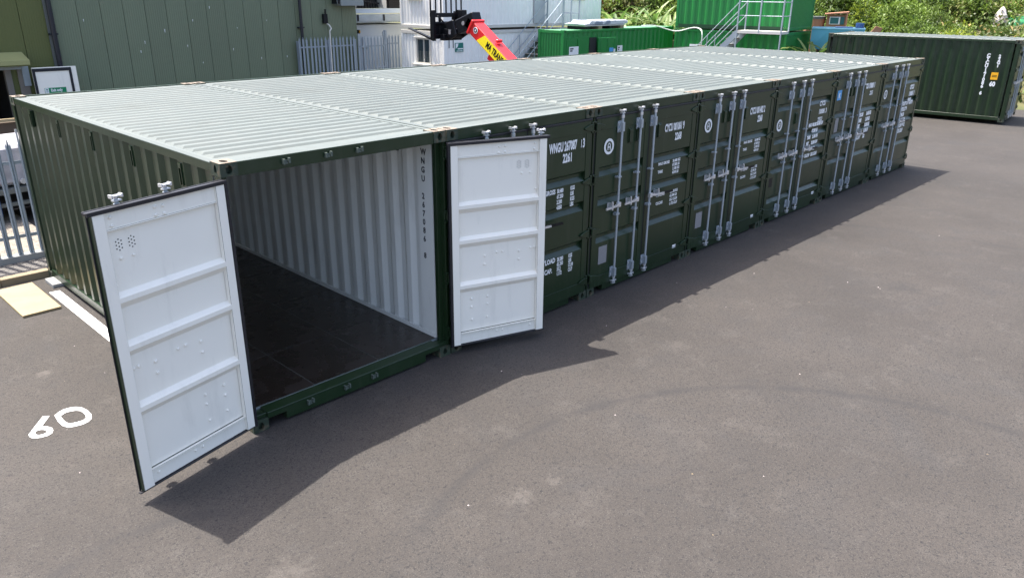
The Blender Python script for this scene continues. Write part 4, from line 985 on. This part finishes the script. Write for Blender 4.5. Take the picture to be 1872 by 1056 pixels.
boom(mb, ly, ly+bd*.35, .22, .22); obj('ram_housing', mb.mesh('ram_housing', RED, bev=.02), tl)
mb = MB()
for y in (-.07, .07): mb.cyl(tp(*(ly+bd*.35).xz, y), tp(*(ly+bd*1.9-bn*.08).xz, y), .035, 8)
obj('ram', mb.mesh('ram', CHROME), tl)
mb = MB(); boom(mb, top-bd*.25, top+bd*.02, .30, .34)
# goose-neck head going left/down to carriage
g_a = Vector((12.50, 0, 3.20)); g_b = Vector((11.95, 0, 3.0))
gd = (g_b-g_a).normalized(); gn = Vector((-gd.z, 0, gd.x)); gn = gn if gn.z > 0 else -gn
def slab(mb, a, b_, ha, hb, y0, y1, mi=0):
    mb.hexa([tp(*(a-gn*ha).xz, y0), tp(*(b_-gn*hb).xz, y0), tp(*(b_-gn*hb).xz, y1), tp(*(a-gn*ha).xz, y1), tp(*(a+gn*ha).xz, y0), tp(*(b_+gn*hb).xz, y0), tp(*(b_+gn*hb).xz, y1), tp(*(a+gn*ha).xz, y1)], mi)
slab(mb, g_a+Vector((.18, 0, .04)), g_b, .21, .20, -.17, .17); slab(mb, g_b, g_b+gd*.35, .22, .26, -.24, -.18); slab(mb, g_b, g_b+gd*.35, .22, .26, .18, .24)
mb.box(tp(11.42, 0).x, tp(11.85, 0).x, -.245, .245, 2.70, 2.95); mb.box(tp(11.42, 0).x, tp(11.62, 0).x, -.36, .36, 2.62, 2.80)
obj('boom_head', mb.mesh('boom_head', BMETAL, bev=.02), tl)
mb = MB(); c_ = tp(12.25, 3.12, -.171); mb.cyl(c_, c_+Vector((0, -.01, 0)), .06, 12); mb.box(tp(11.70, 0).x, tp(11.80, 0).x, -.252, -.2455, 2.80, 2.93)
obj('head_label', mb.mesh('head_label', PLACARD), tl)
cx = 11.30
mb = MB(); X = lambda x: tp(x, 0).x
mb.box(X(cx), X(cx+.07), -.62, .62, 2.66, 2.78); mb.box(X(cx), X(cx+.07), -.62, .62, 3.26, 3.38)
for y in (-.62, -.30, .22, .54): mb.box(X(cx+.005), X(cx+.065), y, y+.08, 2.78, 3.26)
mb.box(X(cx+.02), X(cx+.05), -.46, .34, 2.74, 3.14); mb.box(X(cx+.02), X(cx+.16), -.62, -.52, 2.64, 3.46); mb.box(X(cx+.02), X(cx+.28), .40, .60, 3.16, 3.46); mb.cyl((X(cx+.12), -.6, 3.1), (X(cx+.12), .6, 3.1), .03, 8); mb.tube([(X(cx+.1), -.4, 3.3), (X(cx+.25), -.2, 3.05), (X(cx+.4), -.1, 2.95)], .025, 6)
obj('fork_carriage', mb.mesh('fork_carriage', BMETAL, bev=.01), tl)
for i in range(7):
    mb = MB(); y = -.60+i*.2; mb.box(X(cx+.01), X(cx+.04), y-.018, y+.018, 3.38, 4.25); obj('guard_bar', mb.mesh('guard_bar', BMETAL), tl)
mb = MB(); mb.box(X(cx+.01), X(cx+.04), -.64, .64, 4.25, 4.29); obj('guard_rail', mb.mesh('guard_rail', BMETAL), tl)
for y in (-.45, .42):
    mb = MB(); mb.box(X(cx-.06), X(cx-.005), y-.06, y+.06, 2.62, 3.42); mb.prism([(X(cx-.005), 2.60), (X(cx-.005), 2.66), (X(cx-1.15), 2.93), (X(cx-1.17), 2.915)], 'y', y-.06, y+.06); obj('fork_tine', mb.mesh('fork_tine', BMETAL), tl)
# chassis hidden behind the row
mb = MB(); mb.box(-1.6, 1.25, -.55, .55, .55, .95); mb.box(-.9, .6, -1.05, -.6, .55, 1.25, 0); mb.box(.55, 1.2, -.3, .3, .9, 1.3); obj('chassis', mb.mesh('chassis', RED, bev=.04), tl)
mb = MB(); mb.box(-.7, .5, .45, 1.05, .9, 1.9); obj('cab', mb.mesh('cab', BMETAL, bev=.08), tl)
for x in (-1.1, .75):
    for y in (-.95, .95):
        mb = MB(); mb.cyl((x, y-.18, .5), (x, y+.18, .5), .5, 20); wh = obj('wheel', mb.mesh('wheel', BMETAL, bev=.03), tl)
        mb = MB(); mb.cyl((x, y-.19, .5), (x, y+.19, .5), .25, 14); obj('rim', mb.mesh('rim', RED), wh)
mb = MB(); mb.bar((-1.55, .25, 2.16), (-1.5, .95, 2.18), .03, .02); mb.bar((-1.55, .25, 2.16), (-1.5, .25, .9), .03, .02); obj('mirror_arm', mb.mesh('mirror_arm', BMETAL), tl)

# ------------------------------------------------------------------ things behind the left fence
tr = thing('machinery_trailer', 'pale tanked trailer seen through the palisade fence at left', 'trailer', (-.2, 9.35, .05), R(6))
mb = MB(); mb.box(-1.6, 2.0, .1, 1.5, .62, 1.32); obj('tank', mb.mesh('tank', TANK, bev=.06), tr)
mb = MB(); mb.box(-1.7, 2.1, 0, 1.6, .50, .58); mb.box(-1.7, 2.1, 0.0, .08, .28, .34); obj('frame', mb.mesh('frame', FLASH), tr)
mb = MB(); mb.box(-1.5, 2.0, .3, 1.3, .16, .50); obj('underbody', mb.mesh('underbody', BMETAL), tr)
mb = MB(); mb.box(.12, .45, -.1, .1, .14, .46); obj('battery_box', mb.mesh('battery_box', BLUEP, bev=.01), tr)
mb = MB(); mb.box(.95, .98, -.02, .0, .6, 1.6); mb.tube([(-.1, .0, .9), (.0, -.02, .6), (.15, 0, .52)], .02); mb.cyl((.1, -.02, .66), (.1, -.06, .66), .05, 8); mb.cyl((.9, -.02, .7), (.9, -.06, .7), .05, 8); obj('fittings', mb.mesh('fittings', CHROME), tr)
rk = thing('tool_rack', 'rusty brown rack with a yellow rail standing behind the left fence', 'rack', (-1.5, 12.6, .05))
mb = MB()
for x in (0, 2.2, 3.4): mb.box(x, x+.06, 0, .06, 0, 1.35)
mb.box(0, 3.46, .0, .06, 1.30, 1.36, 1); obj('frame', mb.mesh('frame', [BARK, PLY]), rk)
mb = MB(); mb.box(.06, 3.4, .06, .6, .2, 1.28); obj('crates', mb.mesh('crates', BARK), rk)

# ------------------------------------------------------------------ hillside and planting
def hz(x, y):
    s = (x-29.6)+max(0, (y-24))*.55-max(0, (3-y))*1.1
    if s <= 0: return -.05
    base = .30*s if s < 30 else 9+.42*(s-30)
    base *= min(1, s/3+.2)
    return base+.5*noise.noise(Vector((x*.16, y*.16, 3)))*min(1, s/5)+.25*noise.noise(Vector((x*.5, y*.5, 7)))*min(1, s/5)
mb = MB(); nx, ny = 74, 74
gx = [29+i*1.25 for i in range(nx)]; gy = [-26+i*1.25 for i in range(ny)]
vs = [(x, y, hz(x, y)) for x in gx for y in gy]
fs = [(i*ny+j, (i+1)*ny+j, (i+1)*ny+j+1, i*ny+j+1) for i in range(nx-1) for j in range(ny-1)]
me = bpy.data.meshes.new('hillside'); me.from_pydata(vs, [], fs); me.materials.append(SOIL); me.polygons.foreach_set('use_smooth', [True]*len(fs))
struct(obj('hillside', me))

def leaf_quad(mb, p, dr, ln, wd, droop, mi=0):
    dr = dr.normalized(); s = dr.cross(Vector((0, 0, 1)))
    if s.length < .05: s = Vector((1, 0, 0))
    s = s.normalized()*wd/2
    m_ = p+dr*ln*.5; e = p+dr*ln+Vector((0, 0, -droop*ln))
    mb.face([p, m_+s, e, m_-s], mi)
def bush_mesh(name, seed, n_cl, n_leaf, leaf, mats, flat=.8):
    rnd = random.Random(seed); mb = MB(); cl = []
    for i in range(n_cl):
        a = rnd.uniform(0, 6.283); zz = rnd.uniform(0.0, 1); rr = math.sqrt(max(0, 1-zz*zz))*rnd.uniform(.55, 1.05)
        cl.append((Vector((math.cos(a)*rr, math.sin(a)*rr, zz*flat*rnd.uniform(.7, 1.1)+.08)), rnd.uniform(.16, .34)))
    for c, rad in cl:
        mi = 0 if rnd.random() < .75 else 1
        for k in range(n_leaf):
            v = Vector((rnd.gauss(0, 1), rnd.gauss(0, 1), rnd.gauss(.25, .9)))
            v.normalize(); p = c+v*rad*rnd.uniform(.35, 1)
            leaf_quad(mb, p, v+Vector((rnd.uniform(-.6, .6), rnd.uniform(-.6, .6), rnd.uniform(-.3, .5))), leaf*rnd.uniform(.6, 1.4), leaf*.45, rnd.uniform(0, .5), mi)
    return mb.mesh(name, mats, recalc=False)
def stems_mesh(seed):
    rnd = random.Random(seed); mb = MB()
    for i in range(7):
        a = rnd.uniform(0, 6.28); r = rnd.uniform(.1, .6); mb.cyl((r*.2*math.cos(a), r*.2*math.sin(a), -.1), (r*math.cos(a), r*math.sin(a), rnd.uniform(.3, .75)), .03, 5, r2=.01)
    return mb.mesh('stems', BARK)
KINDS = [('dark_shrub', 'dark leaved rounded shrub in the hillside scrub', [LEAFS[0], LEAFS[1]], .13),
         ('green_shrub', 'mid green bushy shrub in the hillside scrub', [LEAFS[1], LEAFS[0]], .14),
         ('yellow_shrub', 'yellowish leaved shrub in the hillside scrub', [LEAFS[2], LEAFS[1]], .12),
         ('olive_shrub', 'dull olive brown shrub in the hillside scrub', [LEAFS[3], LEAFS[1]], .12)]
SHM = [[bush_mesh('foliage', 40+3*k+v, 46, 34, KINDS[k][3], KINDS[k][2]) for v in range(2)] for k in range(4)]
STM = stems_mesh(1)
random.seed(21)
def shrub(x, y, s, k, sz=1.0):
    nm, lb, _, _ = KINDS[k]
    t = thing(nm, lb, 'shrub', (x, y, hz(x, y)-.1), random.uniform(0, 6.28), 'shrubs on the hillside')
    t.scale = (s, s, s*sz)
    obj('foliage', SHM[k][random.randint(0, 1)], t); obj('stems', STM, t)
# view wedge: distance and azimuth from the camera
CX, CY = -2.7976, -6.1053
def polar(px, dist):
    v = d+(px-936)/1394.13*cr+(488/1394.13)*cu; v.z = 0; v.normalize()
    return CX+v.x*dist, CY+v.y*dist
def near_feature(x, y):
    return any((x-a)**2+(y-b_)**2 < r*r for a, b_, r in FEAT)
FEAT = []
def pix(px, py, dist):
    """world point on the line of sight used while surveying the photo, at a real distance"""
    v = d+(px-936)/1394.13*cr-(py-528)/1394.13*cu
    return Vector((CX, CY, 3.9283))+v.normalized()*dist
p_boat = pix(1530, 58, 35.0); p_hut = pix(1530, 40, 39.0); p_stone = pix(1828, 40, 43.0); p_tarp = pix(1868, 44, 44.0); p_tower = pix(1622, 2, 66.0)
FEAT += [(p_boat.x, p_boat.y, 2.0), (p_hut.x, p_hut.y, 2.2), (p_stone.x, p_stone.y, 1.0), (p_tarp.x, p_tarp.y, 1.6)]
for dmin, dmax, n, s0, s1 in ((33, 36, 22, .5, .95), (36, 42, 46, .7, 1.3), (42, 50, 48, .9, 1.7), (50, 62, 40, 1.2, 2.4)):
    for i in range(n):
        dist = random.uniform(dmin, dmax); px = 1470+(i+random.random())/n*440
        x, y = polar(px, dist)
        if near_feature(x, y) or hz(x, y) < .1: continue
        # keep the line of sight to the survey features free
        a = math.atan2(x-CX, y-CY)
        blocked = any(abs(a-math.atan2(fx-CX, fy-CY))*dist < rr+.3 and dist < math.hypot(fx-CX, fy-CY) and dist > math.hypot(fx-CX, fy-CY)-7 for fx, fy, rr in FEAT)
        if blocked: s0_ = .35
        else: s0_ = random.uniform(s0, s1)
        k = random.choices((0, 1, 2, 3), (3, 4, 2, 1.5) if px < 1700 else (2, 4, 4, 1.5))[0]
        shrub(x, y, s0_, k, random.uniform(.8, 1.2))
for px, dist, s, k in ((1102, 60, 1.5, 3), (1180, 50, 2.4, 3), (1215, 49, 2.0, 0), (1150, 52, 2.6, 1), (1235, 48, 1.8, 1), (1510, 44, 1.9, 0), (1580, 46, 1.9, 1), (1490, 47, 2.2, 2), (1128, 58, 1.4, 2)):
    x, y = polar(px, dist); shrub(x, y, s, k, 1.1)
for i in range(13):
    x, y = polar(random.uniform(1590, 1760), random.uniform(47, 56)); shrub(x, y, random.uniform(1.3, 2.0), 0, 1.25)
# low scrub covering the slope, uncountable
rnd = random.Random(77); mb = MB()
for i in range(26000):
    dist = 31+38*rnd.random()**.8; qx = rnd.uniform(1080, 2000); x, y = polar(qx, dist)
    if x < 29.8 or (qx < 1260 and dist < 48): continue
    z = hz(x, y)
    if z < .05: continue
    cl = noise.noise(Vector((x*.45, y*.45, 0)))
    if cl < -.25 and rnd.random() < .7: continue
    mi = 0 if cl > .25 else (1 if cl > -.05 else 2)
    if rnd.random() < .15: mi = 3
    v = Vector((rnd.gauss(0, .6), rnd.gauss(0, .6), rnd.uniform(.3, 1.2)))
    leaf_quad(mb, Vector((x, y, z+rnd.uniform(0, .45))), v, rnd.uniform(.2, .42), .12, rnd.uniform(0, .4), mi)
struct(obj('low_scrub', mb.mesh('low_scrub', [LEAFS[0], LEAFS[1], LEAFS[2], TAN], recalc=False)), 'stuff')
mb = MB()
for i in range(15):
    px = rnd.uniform(1740, 1872); p = pix(px, rnd.uniform(18, 66), rnd.uniform(36, 39)); p.z = max(p.z, hz(p.x, p.y)+.4)
    mb.cyl(p, p+Vector((0, 0, .04)), rnd.uniform(.02, .04), 6)
struct(obj('white_blossom', mb.mesh('white_blossom', mat('cream_blossom', (.62, .62, .38), .6))), 'stuff')

# strap leaved plants: arching ribbon leaves, each a part
def ribbon(l, w_, arch, mi):
    mb = MB(); n = 6; prev = None
    for i in range(n+1):
        t_ = i/n; a = R(78)-arch*t_**1.5; 
        if i == 0: p = Vector((0, 0, 0))
        else: p = prev_p+Vector((math.cos(a), 0, math.sin(a)))*l/n
        wd = w_*(.55+.9*t_ if t_ < .4 else (1-t_)/.6*.9+.02)
        cur = (p+Vector((0, -wd/2, .0)), p+Vector((0, 0, -.015)), p+Vector((0, wd/2, 0)))
        if i:
            mb.face([prev[0], prev[1], cur[1], cur[0]]); mb.face([prev[1], prev[2], cur[2], cur[1]])
        prev = cur; prev_p = p
    return mb.mesh('leaf', STRAP[mi], recalc=False, smooth=True)
RIB = [ribbon(1.0, .11, R(a), mi) for a in (70, 110, 150, 185) for mi in (0, 1)]
random.seed(31)
def strap(label, x, y, z, s, n, grp):
    t = thing('strap_leaf_plant', label, 'plant', (x, y, z), random.uniform(0, 6), grp)
    for i in range(n):
        k = s*random.uniform(.65, 1.2)
        obj('leaf', random.choice(RIB), t, (random.uniform(-.1, .1), random.uniform(-.1, .1), 0), (0, random.uniform(-.25, .15), i*2.399), (k, k*random.uniform(.9, 1.7), k))
SL = 'arching strap leaved plant in the clump behind the long green container'
for i, px in enumerate((1098, 1116, 1132, 1150, 1166, 1184, 1200, 1216, 1232, 1126, 1160, 1196, 1222)):
    dist = 43.4+ (i % 3)*.9 - (1.2 if i > 8 else 0)
    x, y = polar(px, dist); x += random.uniform(-.2, .2); s = random.uniform(1.25, 1.75)
    strap(SL, x, y, 1.6, s*1.5, 20, 'strap leaved plants behind the long green container')
mb = MB()     # planting bank that carries the clump
bx, by = polar(1165, 44.6)
bk = obj('planting_bank', None); 
vs = []; fs = []
for i in range(13):
    for j in range(9):
        u_ = -4.2+8.4*i/12; v_ = -2.2+4.4*j/8
        a = math.atan2(bx-CX, by-CY); X_ = bx+math.cos(a)*u_+math.sin(a)*v_; Y_ = by-math.sin(a)*u_+math.cos(a)*v_
        e_ = max(0, 1-(u_/4.3)**4)*max(0, 1-(v_/2.3)**4)
        vs.append((X_, Y_, 1.75*e_**.5+.08*noise.noise(Vector((X_, Y_, 0)))))
for i in range(12):
    for j in range(8): fs.append((i*9+j, (i+1)*9+j, (i+1)*9+j+1, i*9+j+1))
bpy.data.objects.remove(bk)
me = bpy.data.meshes.new('planting_bank'); me.from_pydata(vs, [], fs); me.materials.append(SOIL); struct(obj('planting_bank', me))
for px, dist, z, s in ((1485, 33.3, .6, 2.2), (1495, 33.4, .9, 2.0), (1507, 33.4, .85, 1.75), (1490, 33.9, .85, 2.2), (1553, 34.2, .3, 2.2), (1502, 33.9, .95, 1.9), (1498, 33.0, .6, 1.9)):
    x, y = polar(px, dist); strap('broad strap leaved plant beside the far end of the lone dark container', x, y, z, s, 14, 'strap leaved plants by the lone container')
me = bpy.data.meshes.new('soil_mound'); bm = bmesh.new(); bmesh.ops.create_uvsphere(bm, u_segments=20, v_segments=10, radius=1)
for v in bm.verts: v.co = Vector((v.co.x*1.1, v.co.y*.85, max(-.1, v.co.z)*1.0))*(1+.12*noise.noise(v.co*2))
bm.to_mesh(me); bm.free(); me.materials.append(SOIL); mx_, my_ = polar(1499, 33.7); struct(obj('soil_mound', me, None, (mx_, my_, 0)))
x, y = polar(1672, 36.0); t = thing('dry_grass_tuft', 'tan tuft of dry grass on the slope behind the lone container', 'grass tuft', (x, y, 1.75))
mb = MB(); rnd = random.Random(5)
for i in range(90):
    a = rnd.uniform(0, 6.28); v = Vector((math.cos(a)*.6, math.sin(a)*.6, rnd.uniform(.5, 1.3))); leaf_quad(mb, Vector((0, 0, 0)), v, rnd.uniform(.5, .85), .03, .25)
obj('blades', mb.mesh('blades', TAN, recalc=False), t)
mb = MB(); rnd = random.Random(6)
for i in range(60):
    a = rnd.uniform(0, 6.28); v = Vector((math.cos(a)*.5, math.sin(a)*.5, 1)); leaf_quad(mb, Vector((0, 0, 0)), v, rnd.uniform(.5, .9), .05, .3)
x, y = polar(1702, 35.5)
tag(obj('pale_grass_tuft', mb.mesh('pale_grass_tuft', STRAP[1], recalc=False), None, (x, y, 1.7)), 'pale green tuft of long grass right of the tan tuft on the slope', 'grass tuft')

# blue boat-like hull, hut, tower, stone, tarpaulin on the slope
va = math.atan2(p_boat.x-CX, p_boat.y-CY); fx = Vector((math.cos(va), -math.sin(va), 0)); fd = Vector((math.sin(va), math.cos(va), 0))
zb = p_boat.z-.12
bt = thing('blue_hull', 'light blue open hull full of junk on the slope behind the strap leaved plants', 'boat', (p_boat.x+fx.x*.08, p_boat.y+fx.y*.08, zb-.57), math.atan2(fx.y, fx.x))
bt.scale = (.82, .82, .82)
mb = MB()
sec = [(-1.25, .35, .55, .62), (-.4, .42, .75, .66), (.55, .42, .72, .66), (1.15, .30, .45, .72)]
for (xa, ba, ta, _), (xb_, bb, tb, _) in zip(sec[:-1], sec[1:]):
    for s in (-1, 1):
        mb.face([(xa, s*ba, 0), (xb_, s*bb, 0), (xb_, s*tb, .98), (xa, s*ta, .98)])
    mb.face([(xa, -ba, 0), (xb_, -bb, 0), (xb_, bb, 0), (xa, ba, 0)])
for s_ in (sec[0], sec[-1]): mb.face([(s_[0], -s_[1], 0), (s_[0], s_[1], 0), (s_[0], s_[2], .98), (s_[0], -s_[2], .98)])
obj('hull', mb.mesh('hull', SKYB), bt)
mb = MB()
for (xa, ba, ta, _), (xb_, bb, tb, _) in zip(sec[:-1], sec[1:]):
    for s in (-1, 1): mb.bar((xa, s*ta, 1.0), (xb_, s*tb, 1.0), .07, .06)
for xx in (.55,): mb.bar((xx, -.73, .95), (xx, -.44, .05), .06, .06)
obj('gunwale', mb.mesh('gunwale', mat('pale_blue_rim', (.30, .62, .76), .5)), bt)
mb = MB(); mb.box(-1.0, 1.0, -.36, .36, .55, .96); mb.box(-.2, .6, -.3, .3, .96, 1.06, 1); mb.cyl((.9, 0, .9), (.9, 0, 1.25), .2, 10, 1)
obj('junk', mb.mesh('junk', [BMETAL, BLUEP]), bt)
bgnd = hz(p_boat.x, p_boat.y)
mb = MB(); mb.box(-.9, .9, -.35, .35, min(-.02, bgnd-(zb-.75)-.3), -.003); obj('trestle', mb.mesh('trestle', BARK), bt)
mb = MB(); mb.prism([(-.35, 0), (.35, 0), (.55, .55), (.3, .62), (.05, .25), (-.3, .5)], 'y', -.1, .1)
p = pix(1583, 68, 35.4); gz_ = hz(p.x, p.y)
k = obj('timber_offcut', mb.mesh('timber_offcut', BROWN), None, (p.x, p.y, max(gz_-.05, p.z-.2)), (0, 0, math.atan2(fx.y, fx.x))); tag(k, 'orange brown curved timber piece on the slope right of the blue hull', 'timber')
hg = hz(p_hut.x, p_hut.y)
hu = thing('timber_hut', 'small brown timber hut with a white framed window above the blue hull', 'hut', (p_hut.x, p_hut.y, hg), math.atan2(fx.y, fx.x))
zt = p_hut.z-hg
mb = MB(); mb.box(-.45, .38, 0, 1.0, -.2, zt+.28); obj('wall', mb.mesh('wall', BROWN), hu)
mb = MB(); mb.prism([(-.55, zt+.28), (.45, zt+.36), (.45, zt+.42), (-.55, zt+.33)], 'y', -.12, 1.1); mb.box(.36, .42, -.12, -.06, zt-.20, zt+.36); obj('roof', mb.mesh('roof', TERRA), hu)
wf = MB(); wf.box(-.32, .12, -.03, -.002, zt-.12, zt+.20); wfo = obj('window', wf.mesh('window', LETTER), hu)
mb = MB(); mb.box(-.29, .06, -.036, -.0305, zt-.09, zt+.17); mb.box(.14, .30, -.02, -.002, zt-.12, zt+.20); obj('pane', mb.mesh('pane', mat('teal_glass', (.04, .15, .15), .1)), wfo)
mb = MB(); mb.cyl((-.95, .4, -.2), (-.95, .4, zt+.10), .38, 14, 0, r2=.46); mb.cyl((-.95, .4, zt+.10), (-.95, .4, zt+.2), .48, 14, 1)
tag(obj('storage_drum', mb.mesh('storage_drum', [TERRA, FLASH]), None, (p_hut.x, p_hut.y, hg), (0, 0, math.atan2(fx.y, fx.x))), 'pale brown tapered drum with a grey lid left of the timber hut', 'drum')
tg = hz(p_tower.x, p_tower.y)
tw = thing('hill_house', 'terracotta walled house with a round opening high on the hillside', 'house', (p_tower.x, p_tower.y, tg-.3), math.atan2(fx.y, fx.x))
zt = p_tower.z-tg+.3
mb = MB(); mb.box(-.5, .42, 0, 3.0, min(0, zt-1.5), zt+2.2); obj('wall', mb.mesh('wall', TERRA), tw)
mb = MB(); mb.cyl((.0, -.03, zt-.15), (.0, -.002, zt-.15), .22, 16); rw = obj('window', mb.mesh('window', LETTER), tw); mb = MB(); mb.cyl((0, -.036, zt-.15), (0, -.031, zt-.15), .09, 10); obj('pane', mb.mesh('pane', BMETAL), rw)
mb = MB(); mb.prism([(.42, zt-.25), (1.1, zt-.05), (1.1, zt+1.6), (.42, zt+1.6)], 'y', .3, 2.6); mb.box(.421, .55, .2, 2.8, zt-.4, zt+2.0); obj('roof', mb.mesh('roof', SLATE), tw)
sgz = hz(p_stone.x, p_stone.y)
me = bpy.data.meshes.new('pale_boulder'); bm = bmesh.new(); bmesh.ops.create_icosphere(bm, subdivisions=3, radius=1)
for v in bm.verts:
    n_ = noise.noise(v.co*1.7)*.3; tz = (v.co.z+1)/2
    v.co = Vector((v.co.x*(.30-.2*tz)*(1+n_), v.co.y*(.30-.18*tz)*(1+n_), (v.co.z+1)*.5))
bm.to_mesh(me); bm.free(); me.materials.append(CHALK)
tag(obj('pale_boulder', me, None, (p_stone.x, p_stone.y, p_stone.z-.35), scale=(1.3, 1.3, 1)), 'tall pale pointed stone on the slope beside the green tarpaulin', 'stone')
me = bpy.data.meshes.new('tarpaulin'); bm = bmesh.new(); bmesh.ops.create_icosphere(bm, subdivisions=4, radius=1)
for v in bm.verts: v.co *= 1+.14*noise.noise(v.co*2.6)+.05*noise.noise(v.co*7); v.co.z *= .7
bm.to_mesh(me); bm.free(); me.materials.append(TARP)
tag(obj('tarpaulin', me, None, (p_tarp.x, p_tarp.y, p_tarp.z-.45), scale=(1.25, 1.1, 1.1)), 'crumpled bright green tarpaulin heap on the slope at far right', 'tarpaulin')
# scrap of white rubbish
p = pix(1602, 17, 52.0); mb = MB(); rnd = random.Random(3)
for i in range(14):
    q = Vector((rnd.uniform(-.5, .5), rnd.uniform(-.3, .3), rnd.uniform(0, .35))); mb.box(q.x-.12, q.x+.12, q.y-.1, q.y+.1, q.z, q.z+.1)
tag(obj('rubble_heap', mb.mesh('rubble_heap', CHALK, bev=.02), None, (p.x, p.y, max(hz(p.x, p.y), p.z-.2))), 'heap of white rubble among the hillside shrubs below the house', 'rubble')
# red store beyond the cabins
p = pix(1127, 10, 52.0); va = math.atan2(p.x-CX, p.y-CY); fx = Vector((math.cos(va), -math.sin(va), 0)); p = p-fx*6.2
rs = thing('red_container', 'weathered red corrugated store half hidden behind the white cabins', 'container', (p.x, p.y, 0), math.atan2(fx.y, fx.x))
mb = MB(); pr = corr_profile(0, 6.2, .28, .036)
for (a, da), (b_, db) in zip(pr[:-1], pr[1:]): mb.face([(a, da, 2.5), (b_, db, 2.5), (b_, db, 5.4), (a, da, 5.4)])
mb.box(0, 6.2, .05, 2.4, 2.5, 5.4); mb.box(-.02, 6.22, -.02, 2.42, 5.4, 5.5); mb.box(.05, 6.15, .04, 2.4, -.2, 2.5)
obj('wall', mb.mesh('wall', REDSHED, recalc=False), rs)
